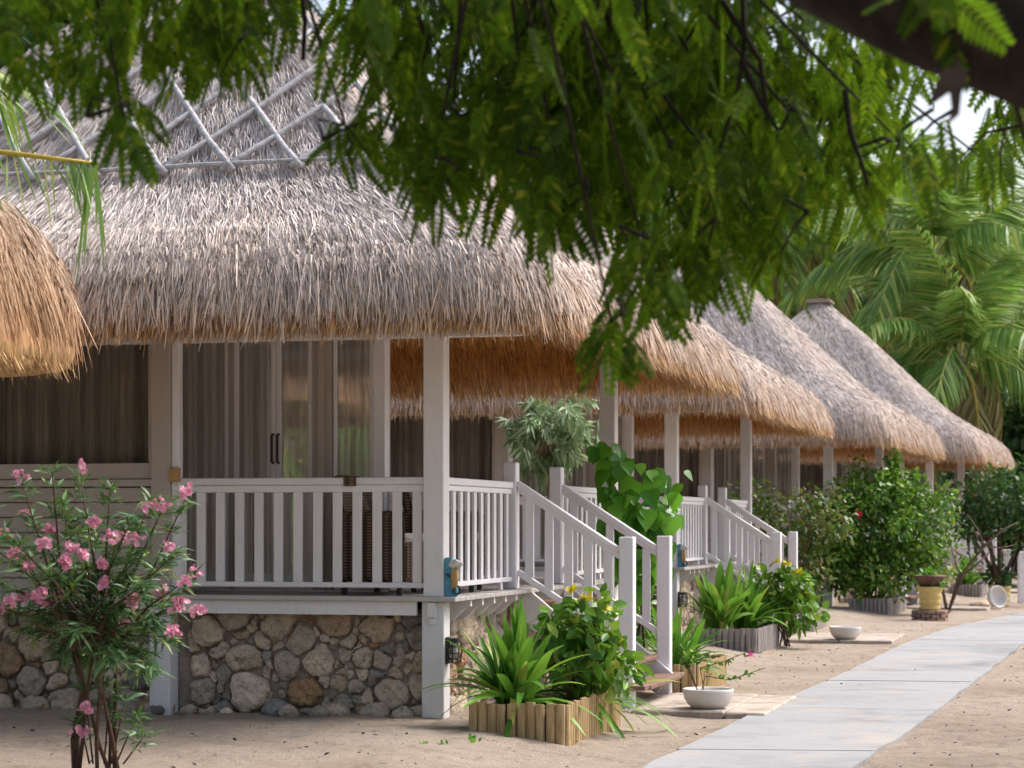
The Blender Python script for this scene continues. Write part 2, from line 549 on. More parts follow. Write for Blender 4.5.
class NP:
    """Collects many small pieces held in arrays (straw, leaves) as one mesh."""

    def __init__(s):
        s.V, s.Q, s.n, s.mi = [], [], 0, []

    def scatter(s, tv, tf, O, D, Nr, L, W, bend=0.0, mi=0):
        """Copies of a template: tv rows (along, across, out); bend bows each piece down its length."""
        tv = np.asarray(tv, float)
        tf = np.asarray(tf, int)
        O, D, Nr = (np.asarray(a, float) for a in (O, D, Nr))
        D = D / (np.linalg.norm(D, axis=1, keepdims=True) + 1e-9)
        S = np.cross(D, Nr)
        S /= (np.linalg.norm(S, axis=1, keepdims=True) + 1e-9)
        U = np.cross(S, D)
        n = len(O)
        L = np.broadcast_to(np.asarray(L, float), (n,))[:, None]
        W = np.broadcast_to(np.asarray(W, float), (n,))[:, None]
        B = np.broadcast_to(np.asarray(bend, float), (n,))[:, None]
        a, c, o = tv[:, 0][None], tv[:, 1][None], tv[:, 2][None]
        P = (O[:, None] + D[:, None] * (a * L)[..., None] + S[:, None] * (c * W)[..., None]
             + U[:, None] * (o * W)[..., None])
        P[..., 2] -= (B * (a ** 2) * L)
        k = len(tv)
        q = tf[None] + (np.arange(n) * k)[:, None, None] + s.n
        s.V.append(P.reshape(-1, 3))
        q = q.reshape(-1, tf.shape[1])
        s.Q.append(q)
        s.mi.append(np.full(len(q), mi))
        s.n += n * k
        return s

    def raw(s, V, Q, mi=0):
        s.V.append(np.asarray(V, float))
        s.Q.append(np.asarray(Q, int) + s.n)
        s.mi.append(np.full(len(Q), mi))
        s.n += len(V)

    def build(s, name, mats, parent=None, smooth=False):
        V = np.concatenate(s.V)
        Q = np.concatenate(s.Q)
        me = bpy.data.meshes.new(name)
        me.vertices.add(len(V))
        me.vertices.foreach_set('co', V.ravel())
        w = Q.shape[1]
        me.loops.add(Q.size)
        me.loops.foreach_set('vertex_index', Q.ravel().astype(np.int32))
        me.polygons.add(len(Q))
        me.polygons.foreach_set('loop_start', (np.arange(len(Q)) * w).astype(np.int32))
        for m in (mats if isinstance(mats, (list, tuple)) else [mats]):
            me.materials.append(m)
        me.polygons.foreach_set('material_index', np.concatenate(s.mi).astype(np.int32))
        me.polygons.foreach_set('use_smooth', [smooth] * len(Q))
        me.update(calc_edges=True)
        me.validate()
        return link(name, me, parent)


def rand_dirs(n, zlo=-1.0, zhi=1.0):
    z = rng.uniform(zlo, zhi, n)
    a = rng.uniform(0, 2 * np.pi, n)
    r = np.sqrt(np.maximum(0, 1 - z * z))
    return np.stack([r * np.cos(a), r * np.sin(a), z], 1)


# templates: straw, pointed leaf, oval leaf, heart leaf
STRAW_V = [(0, -.5, 0), (0, .5, 0), (.55, -.42, .03), (.55, .42, .03), (1, -.12, 0), (1, .12, 0)]
STRAW_F = [(0, 1, 3, 2), (2, 3, 5, 4)]


def leaf_template(widths, fold=0.12, cup=0.0):
    """Leaf of stations (along, half width); a midrib with two halves folded up a little."""
    v, f = [], []
    for a, w in widths:
        v += [(a, -w, fold * w + cup * a * a), (a, 0, cup * a * a), (a, w, fold * w + cup * a * a)]
    for i in range(len(widths) - 1):
        b = i * 3
        f += [(b, b + 1, b + 4, b + 3), (b + 1, b + 2, b + 5, b + 4)]
    return v, f


LANCE = leaf_template([(0, .02), (.3, .42), (.6, .40), (1, .02)], .25)
OVAL = leaf_template([(0, .03), (.22, .40), (.5, .5), (.8, .3), (1, .02)], .2)
HEART = leaf_template([(-.12, .25), (.0, .5), (.2, .56), (.5, .42), (.8, .18), (1, .01)], .15)
STRAP = leaf_template([(0, .35), (.2, .46), (.4, .5), (.6, .48), (.75, .4), (.88, .25), (1, .02)], .35)
CARD = leaf_template([(0, .05), (.45, .5), (1, .04)], .3)


def pinnate(pairs=11, lf=.31, wd=.10):
    v, f = [], []

    def quad(p):
        n = len(v)
        v.extend(p)
        f.append((n, n + 1, n + 2, n + 3))
    quad([(0, -.008, 0), (0, .008, 0), (1, .003, 0), (1, -.003, 0)])
    for i in range(pairs):
        a = .1 + .88 * i / (pairs - 1)
        l = lf * (1 - .45 * abs(2 * (i / (pairs - 1)) - .8))
        for sgn in (-1, 1):
            tx, ty = a + l * .6, sgn * l
            mx, my = a + l * .30, sgn * l * .5
            quad([(a, 0, 0), (mx + wd * .5, my - sgn * .02, -.01), (tx, ty, -.06), (mx - wd * .5, my + sgn * .02, -.01)])
    return v, f


PINNATE = pinnate()


# ------------------------------------------------------------------ ground
ROW_Y = [-40, 5, 16.3, 27.3, 38.5, 48, 120]
ROW_X = [-13, -3.2, -.556, 1.97, 5.46, 8.9, 34]


def sstep(x, a, b):
    t = np.clip((x - a) / (b - a), 0, 1)
    return t * t * (3 - 2 * t)


def ground_z(X, Y):
    xr = np.interp(Y, ROW_Y, ROW_X)
    return -.125 * sstep(X - xr, 0.42, 1.5)


def gz(x, y):
    return float(ground_z(np.array([x]), np.array([y]))[0])


def on_ground(px, py, dz=0.0):
    """Where the photo's line of sight at px, py meets the ground (plus dz)."""
    z = -.1
    for _ in range(12):
        Y = (CAM_Z - (z + dz)) * F_PX / (py - HORIZON)
        X = (px - 512) / F_PX * Y
        z = gz(X, Y)
    return Vector((X, Y, z + dz))


def build_ground():
    xs = np.concatenate([[-400, -200, -100, -50, -25, -14], np.arange(-9, -5, .2), np.arange(-5, 6.5, .075), np.arange(6.5, 15, .2), [16, 18, 21, 25, 32, 45, 70, 120, 220, 400]])
    ys = np.concatenate([[-300, -120, -50, -20, -5, 2, 6, 8, 10], np.arange(11, 20, .07), np.arange(20, 30, .15), np.arange(30, 60, .5), [62, 66, 72, 80, 95, 120, 180, 300, 600]])
    X, Y = np.meshgrid(xs, ys)
    Z = ground_z(X, Y)
    near = (np.abs(X) < 16) & (Y > 9) & (Y < 60)
    for i, j in zip(*np.nonzero(near)):
        p = Vector((X[i, j], Y[i, j], 0))
        Z[i, j] += .022 * noise.noise(p * 1.3) + .014 * noise.noise(p * 3.7 + Vector((5, 2, 0))) - .022 * max(0.0, noise.noise(p * 2.6 + Vector((1, 9, 3))) - .18)
    fr = np.random.default_rng(55)
    for k in range(420):                       # footprints and scuffs
        fx, fy = fr.uniform(-4.5, 6.2), fr.uniform(12.3, 20)
        a = fr.uniform(0, 6.28)
        dx, dy = X - fx, Y - fy
        u = (dx * np.cos(a) + dy * np.sin(a)) / fr.uniform(.10, .19)
        v = (-dx * np.sin(a) + dy * np.cos(a)) / fr.uniform(.06, .10)
        q = u * u + v * v
        dep = fr.uniform(.006, .02)
        Z -= dep * np.exp(-q) - dep * .45 * np.exp(-((np.sqrt(q) - 1.5) ** 2) * 4)
    V = np.stack([X, Y, Z], -1).reshape(-1, 3)
    nx = len(xs)
    q = [(r * nx + c, r * nx + c + 1, (r + 1) * nx + c + 1, (r + 1) * nx + c) for r in range(len(ys) - 1) for c in range(nx - 1)]
    b = NP()
    b.raw(V, q)
    o = b.build('sand_ground', M['sand'], None, True)
    tag(o, None, None, None, 'structure')
    o['label'] = 'pale sandy ground between the bungalows and the path'


build_ground()


def build_path():
    left_px = [(640, 768), (715, 732), (771, 704), (850, 670), (902, 644), (951, 627), (1024, 612)]
    right_px = [(848, 768), (910, 729), (959, 691), (989, 669), (1024, 642)]
    L = [on_ground(*p, .03) for p in left_px]
    Rr = [on_ground(*p, .03) for p in right_px]
    d0 = (L[1] - L[0]).normalized()
    L = [L[0] - d0 * 9] + L + [L[-1] + Vector((5, 7.5, 0)), L[-1] + Vector((14, 17, 0))]
    Rr = [Rr[0] - d0 * 9] + Rr
    last = L[-3]
    Rr += [last + Vector((1.15, -.55, 0)), L[-2] + Vector((1.25, -.6, 0)), L[-1] + Vector((1.25, -.6, 0))]

    def resample(P, n):
        P = np.array([(p.x, p.y) for p in P])
        t = np.concatenate([[0], np.cumsum(np.linalg.norm(np.diff(P, axis=0), axis=1))])
        u = np.linspace(0, t[-1], n)
        q = np.stack([np.interp(u, t, P[:, 0]), np.interp(u, t, P[:, 1])], 1)
        for _ in range(12):
            q[1:-1] = .25 * q[:-2] + .5 * q[1:-1] + .25 * q[2:]
        return q
    n = 320
    A, B = resample(L, n), resample(Rr, n)
    joints_y = [6.5, 10.6, 14.9, 17.0 + 4.6, 29.0, 37, 44]
    mb = MB()
    cuts = [0] + [int(np.argmin(np.abs((A[:, 1] + B[:, 1]) / 2 - jy))) for jy in joints_y] + [n - 1]
    for s, (i0, i1) in enumerate(zip(cuts[:-1], cuts[1:])):
        if i1 <= i0:
            continue
        vs, fs = [], []
        tilt = random.uniform(-.006, .006)
        ids = list(range(i0, i1 + 1))
        for k, i in enumerate(ids):
            a, b = Vector((*A[i], 0)), Vector((*B[i], 0))
            if k == len(ids) - 1:
                a = a + (Vector((*A[i - 1], 0)) - a).normalized() * .006
                b = b + (Vector((*B[i - 1], 0)) - b).normalized() * .006
            e = (b - a).normalized()
            a = a + e * (.02 * noise.noise(Vector((i * .31, s, 1))))
            b = b + e * (.035 * noise.noise(Vector((i * .23, s, 7))))
            w = 9
            row = []
            for j in range(w):
                p = a.lerp(b, j / (w - 1))
                z = gz(p.x, p.y) + .03 + tilt * (k / max(1, len(ids) - 1) - .5) * 2
                row.append((p.x, p.y, z))
            row = [(row[0][0], row[0][1], row[0][2] - .12)] + [(row[0][0] - e.x * .004, row[0][1], row[0][2] - .006)] + row + [(row[-1][0] + e.x * .004, row[-1][1], row[-1][2] - .008)] + [(row[-1][0], row[-1][1], row[-1][2] - .12)]
            vs += row
        w = 13
        for k in range(len(ids) - 1):
            for j in range(w - 1):
                fs.append((k * w + j, k * w + j + 1, (k + 1) * w + j + 1, (k + 1) * w + j))
        fs.append(tuple(range(w))[::-1])
        fs.append(tuple(range((len(ids) - 1) * w, len(ids) * w)))
        mb.add(vs, fs)
    o = mb.build('concrete_path', M['path'])
    tag(o, 'pale concrete slab path curving past the bungalow stairs', None, None, 'structure')


build_path()


# ------------------------------------------------------------------ thatched roof
def roof_point(s, i, H, prof, rc=(.14, .52)):
    """Point of a rounded square pyramid: s runs round the eave, i is the inset from it."""
    s = np.asarray(s, float) % 1.0
    i = np.asarray(i, float)
    k = np.floor(s * 4).astype(int) % 4
    t = (s * 4 - np.floor(s * 4)) * 2 - 1
    a = np.maximum(H - i, 0.0)
    r = np.minimum(a, rc[0] + (rc[1] - rc[0]) * a / H)
    tc = .86
    ab = np.abs(t)
    ph = np.clip((ab - tc) / (1 - tc), 0, 1) * np.pi / 4
    x = np.where(ab < tc, ab / tc * (a - r), (a - r) + r * np.sin(ph)) * np.sign(t)
    y = np.where(ab < tc, a, a - r + r * np.cos(ph))
    z = np.interp(i, [p[0] for p in prof], [p[1] for p in prof])
    px = np.choose(k, [x, y, -x, -y])
    py = np.choose(k, [-y, x, y, -x])
    return np.stack([px, py, z], -1)


def make_thatch(parent, H, prof, under, center, counts, sides, mats, drop, lens=(.26, .5), wid=(.007, .016), rc=(.14, .52), sway_sd=.17):
    """Thatch of one roof: a solid core, straw on the slopes, a hanging fringe, and young straw under the eave."""
    cx, cy = center
    imax = prof[-1][0]

    def frame(s, i):
        p = roof_point(s, i, H, prof, rc)
        dn = roof_point(s, np.maximum(i - .04, -.0), H, prof, rc) - roof_point(s, i + .04, H, prof, rc)
        dn /= np.linalg.norm(dn, axis=1, keepdims=True) + 1e-9
        al = roof_point(s + .002, i, H, prof, rc) - roof_point(s - .002, i, H, prof, rc)
        al /= np.linalg.norm(al, axis=1, keepdims=True) + 1e-9
        nr = np.cross(dn, al)
        nr *= np.sign((nr * np.concatenate([p[:, :2] , np.full((len(p), 1), 1.0)], 1)).sum(1))[:, None]
        return p, dn, al, nr

    def pick_sides(n):
        k = rng.choice(4, n, p=sides)
        return (k + rng.uniform(0, 1, n)) / 4
    off = np.array([cx, cy, 0])
    # core
    ns, core = 96, NP()
    ins = np.linspace(0, imax, 26)
    S = np.linspace(0, 1, ns, endpoint=False)
    rows = [roof_point(S, np.full(ns, q), H, prof, rc) + off for q in ins]
    for row, q in zip(rows, ins):
        row[:, 2] -= .03
    V = np.concatenate(rows)
    q = [(r * ns + c, r * ns + (c + 1) % ns, (r + 1) * ns + (c + 1) % ns, (r + 1) * ns + c) for r in range(len(ins) - 1) for c in range(ns)]
    core.raw(V, q, 0)
    ui = [u[0] for u in under]
    rows = [roof_point(S, np.full(ns, q), H, under, rc) + off for q in ui]
    rows = [roof_point(S, np.full(ns, 0.0), H, prof, rc) + off - np.array([0, 0, .03])] + rows
    V = np.concatenate(rows)
    q = [(r * ns + (c + 1) % ns, r * ns + c, (r + 1) * ns + c, (r + 1) * ns + (c + 1) % ns) for r in range(len(rows) - 1) for c in range(ns)]
    core.raw(V, q, 1)
    core.build('thatch_core', [mats[0], mats[2]], parent, True)
    # straw on the slopes
    n = counts[0]
    s = pick_sides(n)
    u = rng.uniform(0, 1, n)
    i = np.where(rng.uniform(0, 1, n) < .30, rng.uniform(0.02, .6, n), imax * (1 - np.sqrt(u)) + .02)
    p, dn, al, nr = frame(s, i)
    cl = np.array([noise.noise(Vector((a * 2.1, b * 2.1, c * 2.1))) for a, b, c in p[:]])
    low = np.clip(1 - i / 1.1, 0, 1)
    sway = rng.normal(0, sway_sd, n) + .12 * cl
    lift = rng.uniform(.0, .05, n) + .07 * low * rng.uniform(0, 1, n)
    D = dn + al * sway[:, None] + nr * lift[:, None]
    L = rng.uniform(*lens, n) * (.42 + .58 * low)
    W = rng.uniform(*wid, n) * (.75 + .25 * low)
    O = p + off + nr * rng.uniform(-.015, .02, n)[:, None] - dn * (L * .5)[:, None]
    tw = nr + al * rng.normal(0, .5, n)[:, None]
    b = NP()
    b.scatter(STRAW_V, STRAW_F, O, D, tw, L, W, rng.uniform(0, .12, n))
    b.build('thatch_straw', mats[0], parent)
    # fringe
    n = counts[1]
    s = pick_sides(n)
    i = rng.uniform(0, .34, n) ** 1.0
    p, dn, al, nr = frame(s, i)
    clump = np.array([noise.noise(Vector((a * 3.3, b * 3.3, 1.0))) for a, b in p[:, :2]])
    bund = np.array([noise.noise(Vector((a * 9.0, b * 9.0, 3.0))) for a, b in p[:, :2]])
    out = np.cross(al, np.array([0, 0, 1.0]))
    out *= np.sign((out[:, :2] * p[:, :2]).sum(1))[:, None]
    D = dn * .55 + np.array([0, 0, -.75]) + al * (rng.normal(0, .17, n) + .34 * clump + .30 * bund)[:, None] + out * rng.normal(.07, .13, n)[:, None]
    L = rng.uniform(.26, .56, n)
    tip = drop + rng.normal(.03, .05, n) + .08 * clump + .09 * bund
    O = p + off + out * rng.uniform(-.10, .05, n)[:, None]
    Dn = D / np.linalg.norm(D, axis=1, keepdims=True)
    L = np.where(O[:, 2] + Dn[:, 2] * L < tip, np.maximum(.12, (O[:, 2] - tip) / np.maximum(.3, -Dn[:, 2])), L)
    b = NP()
    b.scatter(STRAW_V, STRAW_F, O, D, out + al * rng.normal(0, .5, n)[:, None], L, rng.uniform(wid[0], wid[1], n), rng.uniform(0, .08, n))
    b.build('thatch_fringe', mats[1], parent)
    # young straw seen under the eave
    n = counts[2]
    s = pick_sides(n)
    i = rng.uniform(.04, 1.0, n) ** 1.2 * 1.25
    p = roof_point(s, i, H, under, rc)
    al = roof_point(s + .002, i, H, under, rc) - roof_point(s - .002, i, H, under, rc)
    al /= np.linalg.norm(al, axis=1, keepdims=True) + 1e-9
    out = np.cross(al, np.array([0, 0, 1.0]))
    out *= np.sign((out[:, :2] * p[:, :2]).sum(1))[:, None]
    D = out * .45 + np.array([0, 0, -.8]) + al * rng.normal(0, .14, n)[:, None]
    L = rng.uniform(.16, .42, n)
    O = p + off + np.array([0, 0, .04])
    tip = drop - .02 + rng.normal(.0, .04, n)
    Dn = D / np.linalg.norm(D, axis=1, keepdims=True)
    L = np.minimum(L, np.maximum(.05, (O[:, 2] - tip) / -Dn[:, 2]))
    b = NP()
    b.scatter(STRAW_V, STRAW_F, O, D, out + al * rng.normal(0, .5, n)[:, None], L, rng.uniform(.007, .015, n), 0)
    b.build('thatch_lining', mats[2], parent)


# ------------------------------------------------------------------ stone masonry
def clip_poly(poly, px, py, nx, ny):
    out = []
    for a, b in zip(poly, poly[1:] + poly[:1]):
        da = (a[0] - px) * nx + (a[1] - py) * ny
        db = (b[0] - px) * nx + (b[1] - py) * ny
        if da <= 0:
            out.append(a)
        if (da < 0) != (db < 0) and abs(da - db) > 1e-9:
            t = da / (da - db)
            out.append((a[0] + (b[0] - a[0]) * t, a[1] + (b[1] - a[1]) * t))
    return out


def masonry(mb, width, z0, z1, place, seed, size=.165):
    """Rubble stones filling a width x height face; place(u, v, w) gives the 3D point, w outwards."""
    rd = random.Random(seed)
    pts = []
    tries = 0
    while tries < 5000 and len(pts) < 400:
        tries += 1
        u, v = rd.uniform(0, width), rd.uniform(z0, z1)
        r = size * rd.choice([.36, .5, .62, .8, .95, 1.0, 1.1, 1.35])
        if all(math.hypot((u - a) * .85, v - b) > .50 * (r + c) for a, b, c in pts):
            pts.append((u, v, r))
    for n, (u, v, r) in enumerate(pts):
        poly = [(0, z0 - .03), (width, z0 - .03), (width, z1), (0, z1)]
        for m, (a, b, c) in enumerate(pts):
            if m == n or abs(a - u) > .9 or abs(b - v) > .9:
                continue
            d = math.hypot(a - u, b - v)
            t = .5 + .5 * (r * r - c * c) / (d * d)
            t = min(.85, max(.15, t))
            poly = clip_poly(poly, u + (a - u) * t, v + (b - v) * t, a - u, b - v)
            if len(poly) < 3:
                break
        if len(poly) < 3:
            continue
        for _ in range(2 if rd.random() < .35 else 1):
            q = []
            for a, b in zip(poly, poly[1:] + poly[:1]):
                q += [(a[0] * .80 + b[0] * .20, a[1] * .80 + b[1] * .20), (a[0] * .5 + b[0] * .5 + rd.uniform(-.008, .008), a[1] * .5 + b[1] * .5 + rd.uniform(-.008, .008)), (a[0] * .20 + b[0] * .80, a[1] * .20 + b[1] * .80)]
            poly = q
        cu = sum(p[0] for p in poly) / len(poly)
        cv = sum(p[1] for p in poly) / len(poly)
        ext = max(math.hypot(p[0] - cu, p[1] - cv) for p in poly)
        bulge = min(.085, ext * rd.uniform(.25, .55))
        gap = max(.90, 1 - .006 / max(ext * .6, .02))
        tu, tv = rd.uniform(-.25, .25), rd.uniform(-.25, .15)
        vs, fs = [], []
        k = len(poly)
        base = rd.uniform(-.01, .02)
        for sc, w in ((1.0, -.2), (.985, .40), (.92, .70), (.76, .90), (.52, 1.0), (.26, .98)):
            for (a, b) in poly:
                j = .16 * noise.noise(Vector((a * 11, b * 11, sc * 4 + seed)))
                uu = cu + (a - cu) * sc * gap * (1 + j * .7)
                vv = cv + (b - cv) * sc * gap * (1 + j * .7)
                ww = base + bulge * (w * (1 + j * 2.0) + (tu * (uu - cu) + tv * (vv - cv)) / max(ext, .02) * w)
                vs.append(place(uu, vv, ww))
        vs.append(place(cu, cv, base + bulge * 1.0))
        for rr in range(5):
            for c in range(k):
                fs.append((rr * k + c, rr * k + (c + 1) % k, (rr + 1) * k + (c + 1) % k, (rr + 1) * k + c))
        for c in range(k):
            fs.append((5 * k + c, 5 * k + (c + 1) % k, 6 * k))
        mb.add(vs, fs, 0)


# ------------------------------------------------------------------ the bungalow
DECK = .90
BAYX = -2.25      # the enclosed bay begins here
DOORY = 1.0      # set-back of the glass doors
ROOM_R = [(-.77, DOORY), (-2.39, 5.9)]
ROOM_L = -2.60     # left end of the glass front


ROOF_H = 4.1
ROOF_PROF = [(0, 2.96), (.04, 3.10), (.14, 3.28), (.40, 3.52), (.85, 3.80), (1.28, 4.08), (1.6, 4.36), (2.0, 4.76), (2.98, 5.76), (4.02, 6.72)]


def curtain_mesh(p0, p1, z0, z1, seed, folds=11.0, amp=.035):
    rd = random.Random(seed)
    p0, p1 = Vector((*p0, 0)), Vector((*p1, 0))
    d = p1 - p0
    L = d.length
    d.normalize()
    nrm = Vector((-d.y, d.x, 0))
    n = max(20, int(L * 90))
    ph = [rd.uniform(0, 6.28) for _ in range(4)]
    mb = MB()
    vs, fs = [], []
    m = 5
    for i in range(n + 1):
        u = L * i / n
        a_ = u * folds * 2.1 + ph[0] + 1.6 * math.sin(u * 3.1 + ph[1])
        w = amp * (1.6 * abs(math.sin(a_ * .5)) ** .6 - .8 + .35 * math.sin(u * folds * 5.3 + ph[2]) + .5 * math.sin(u * 2.3 + ph[3]))
        for j in range(m + 1):
            z = z0 + (z1 - z0) * j / m
            vs.append(p0 + d * u + nrm * (w * (1.0 - .35 * j / m)) + Vector((0, 0, z)))
    for i in range(n):
        for j in range(m):
            a = i * (m + 1) + j
            fs.append((a, a + m + 1, a + m + 2, a + 1))
    mb.add(vs, fs)
    return mb


def glazed(parent, name, p0, p1, z0, z1, fw=.05, fd=.05, mat='white2', glass='glass'):
    """A glazed leaf between two plan points: a frame whose pane is its sub-part."""
    p0, p1 = Vector((*p0, 0)), Vector((*p1, 0))
    d = (p1 - p0).normalized()
    z = Vector((0, 0, 1))
    mb = MB()
    for q, r in ((p0 + d * fw / 2, 1), (p1 - d * fw / 2, -1)):
        mb.bar(q + z * z0, q + z * z1, fd, fw, bev=.004, up=d)
    for zz, h in ((z0 + .06, .12), (z1 - fw / 2, fw)):
        mb.bar(p0 + d * fw + z * zz, p1 - d * fw + z * zz, fd - .006, h, bev=.003)
    fr = mb.build(name, M[mat], parent)
    pm = MB()
    a, b = p0 + d * (fw - .004), p1 - d * (fw - .004)
    nv = Vector((-d.y, d.x, 0)) * .003
    vs = [a - nv + z * (z0 + .115), b - nv + z * (z0 + .115), b - nv + z * (z1 - fw + .004), a - nv + z * (z1 - fw + .004)]
    pm.add(vs, [(0, 1, 2, 3)])
    pm.build('glass_pane', M[glass], fr)
    return fr


def make_house():
    root = empty('thatched_bungalow')
    P = lambda mb, name, mat, parent=root, smooth=False: mb.build(name, M[mat] if isinstance(mat, str) else mat, parent, smooth)
    # stone plinth
    st = MB()
    W = 6.0
    masonry(st, 2.25 - .30, -.06, .79, lambda u, v, w: (-2.09 + u, .16 - w, v), 3)
    masonry(st, 3.6, -.06, .79, lambda u, v, w: (-5.9 + u, .16 - w, v), 5)
    masonry(st, 5.6, -.16, .79, lambda u, v, w: (-.16 + w, .18 + u, v), 8, .17)
    MB().box((-5.95, .165, -.25), (-.168, 5.9, .80)).build('mortar_bed', M['mortar'], root)
    rs = random.Random(12)
    for k in range(46):
        u = rs.uniform(-5.6, -.25)
        r_ = rs.choice([.03, .04, .05, .07, .10])
        st.blob((u, .10 - rs.uniform(.0, .12), r_ * .25), (r_ * 1.3, r_, r_ * .8), k, .45, 6, 0)
    so = P(st, 'stone_plinth', 'stone', root, True)
    sb = so.modifiers.new('relief_mesh', 'SUBSURF')
    sb.levels = sb.render_levels = 1
    tx = bpy.data.textures.new('stone_relief', 'CLOUDS')
    tx.noise_scale, tx.noise_depth = .07, 4
    dm = so.modifiers.new('relief', 'DISPLACE')
    dm.texture, dm.strength, dm.mid_level, dm.texture_coords = tx, .05, .5, 'LOCAL'
    # deck
    dk = MB()
    n = 0
    y = -.07
    while y < 6.0:
        w = .138
        dk.box((-6.0, y + .002, DECK - .035), (.11, y + w, DECK - .0015 * (n % 3)), 0, None, .004)
        y += w + .003
        n += 1
    P(dk, 'deck_floor', 'deck')
    sk = MB()
    sk.box((-5.9, -.035, DECK - .14), (-.20, .0, DECK - .036), 0, None, .003)
    sk.box((-.15, .16, DECK - .13), (-.115, 5.9, DECK - .036), 0, None, .003)
    P(sk, 'deck_skirt', 'white')
    for yy in (.45, .78, 1.12, 1.46, 1.80):
        br = MB()
        vs, fs = [], []
        for w in (-.02, .02):
            for (a, b) in ((-.15, -.036), (.085, -.036), (.085, -.085), (.04, -.10), (-.03, -.17), (-.08, -.20), (-.15, -.205)):
                vs.append((a, yy + w, DECK + b))
        fs = [tuple(range(7)), tuple(range(13, 6, -1))] + [(i, i + 7, (i + 1) % 7 + 7, (i + 1) % 7) for i in range(7)]
        br.add(vs, fs)
        P(br, 'deck_bracket', 'white')
    br = MB()
    br.box((-.115, -.045, .745), (-.045, -.003, .862), 0, None, .006)
    br.box((-.105, -.03, .69), (-.055, -.003, .745), 0, None, .006)
    P(br, 'deck_bracket', 'white')
    # posts
    pw = .157
    for (x, y, mt, top) in ((-.0785, .0785, 'white', 2.98), (-.0785, 6.02, 'white', 3.1), (BAYX - .02, .0785, 'taupe', 2.98), (-5.92, .0785, 'taupe', 2.98), (-.0785, 3.78, 'white', 3.1)):
        if y == 3.78:
            continue
        mb = MB()
        mb.box((x - pw / 2, y - pw / 2, DECK), (x + pw / 2, y + pw / 2, top), 0, None, .006)
        P(mb, 'post', mt)
        mb = MB()
        mb.box((x - pw / 2 - .01, y - pw / 2 - .005, -.28), (x + pw / 2 + .004, y + pw / 2, DECK - .036), 0, None, .006)
        P(mb, 'pilaster', 'white')
    bm = MB()
    bm.box((-5.9, .02, 2.83), (.62, .13, 2.905), 0, None, .004)
    P(bm, 'eave_beam', 'white')
    # front railing
    rl = MB()
    x0, x1 = BAYX + pw / 2 - .02, -pw
    rl.box((x0, .045, 1.735), (x1, .115, 1.79), 0, None, .006)
    rl.box((x0 + .002, .06, 1.68), (x1 - .002, .10, 1.733), 0, None, .004)
    rl.box((x0, .055, .962), (x1, .105, 1.0), 0, None, .004)
    rail = P(rl, 'front_railing', 'white')
    nb = 13
    for k in range(nb):
        x = x0 + .07 + (x1 - x0 - .14) * k / (nb - 1)
        b = MB()
        b.box((x - .036, .068, 1.0), (x + .036, .092, 1.68), 0, None, .003)
        P(b, 'baluster', 'white', rail)
    # side railings
    for ya, yb in ((pw, 2.09), (3.82, 5.78)):
        rl = MB()
        rl.box((-.095, ya, 1.735), (-.02, yb, 1.79), 0, None, .006)
        rl.box((-.08, ya, 1.69), (-.035, yb, 1.733), 0, None, .004)
        rl.box((-.082, ya, .962), (-.032, yb, 1.0), 0, None, .004)
        rl.box((-.07, ya + .25, DECK), (-.045, ya + .31, .962), 0, None, .003)
        rl.box((-.07, yb - .31, DECK), (-.045, yb - .25, .962), 0, None, .003)
        rail = P(rl, 'side_railing', 'white2')
        nb = int((yb - ya) / .19)
        for k in range(nb):
            y = ya + (yb - ya) * (k + .5) / nb
            b = MB()
            b.box((-.069, y - .035, 1.0), (-.045, y + .035, 1.69), 0, None, .003)
            P(b, 'baluster', 'white2', rail)
    # stairs
    Y0, Y1 = 2.15, 3.74
    XB = .935
    for yy in (Y0, Y1):
        b = MB()
        b.box((-.115, yy - .058, DECK), (.0, yy + .058, 1.955), 0, None, .008)
        P(b, 'newel_post', 'white2')
        b = MB()
        b.box((XB - .06, yy - .06, -.3), (XB + .06, yy + .06, 1.335), 0, None, .008)
        b.box((XB - .064, yy - .064, 1.255), (XB + .064, yy + .064, 1.262), 0, None, .002)
        P(b, 'newel_post', 'white2')
        b = MB()
        b.bar((-.0, yy, 1.78), (XB - .06, yy, 1.215), .085, .045, 0, .005)
        b.bar((-.0, yy, 1.735), (XB - .06, yy, 1.17), .045, .045, 0, .004)
        b.bar((-.0, yy, 1.04), (XB - .06, yy, .475), .05, .05, 0, .004)
        rail = P(b, 'stair_handrail', 'white2')
        for k in range(5):
            x = (XB - .06) * (k + .62) / 5.25
            zt = 1.78 - x * .646 - .06
            zb = 1.04 - x * .646 + .02
            b = MB()
            b.box((x - .036, yy - .012, zb), (x + .036, yy + .012, zt), 0, None, .003)
            P(b, 'baluster', 'white2', rail)
        b = MB()
        b.bar((.0, yy + (.085 if yy == Y0 else -.085), .80), (XB + .02, yy + (.085 if yy == Y0 else -.085), .02), .045, .24, 0, .004)
        P(b, 'stair_stringer', 'white')
    for k in range(5):
        b = MB()
        z = .755 - .172 * k
        x = .03 + .205 * k
        b.box((x, Y0 + .11, z), (x + .26, Y1 - .11, z + .038), 0, None, .006)
        P(b, 'stair_tread', 'tread')
    b = MB()
    b.box((.88, Y0 - .10, .075), (1.10, Y1 + .10, .113), 0, None, .006)
    P(b, 'stair_tread', 'tread')
    # room walls
    ZT = 3.12
    wl = MB()
    bx = BAYX
    for k in range(7):                       # lapped siding under the bay window
        z = DECK + .002 + k * .118
        wl.box((-5.84, .05 - .004 * 0, z), (bx - pw / 2 - .022, .085, z + .112), 0, None, .008)
    wl.box((-5.84, .03, DECK + .83), (bx - pw / 2 - .022, .12, DECK + .885), 0, None, .005)
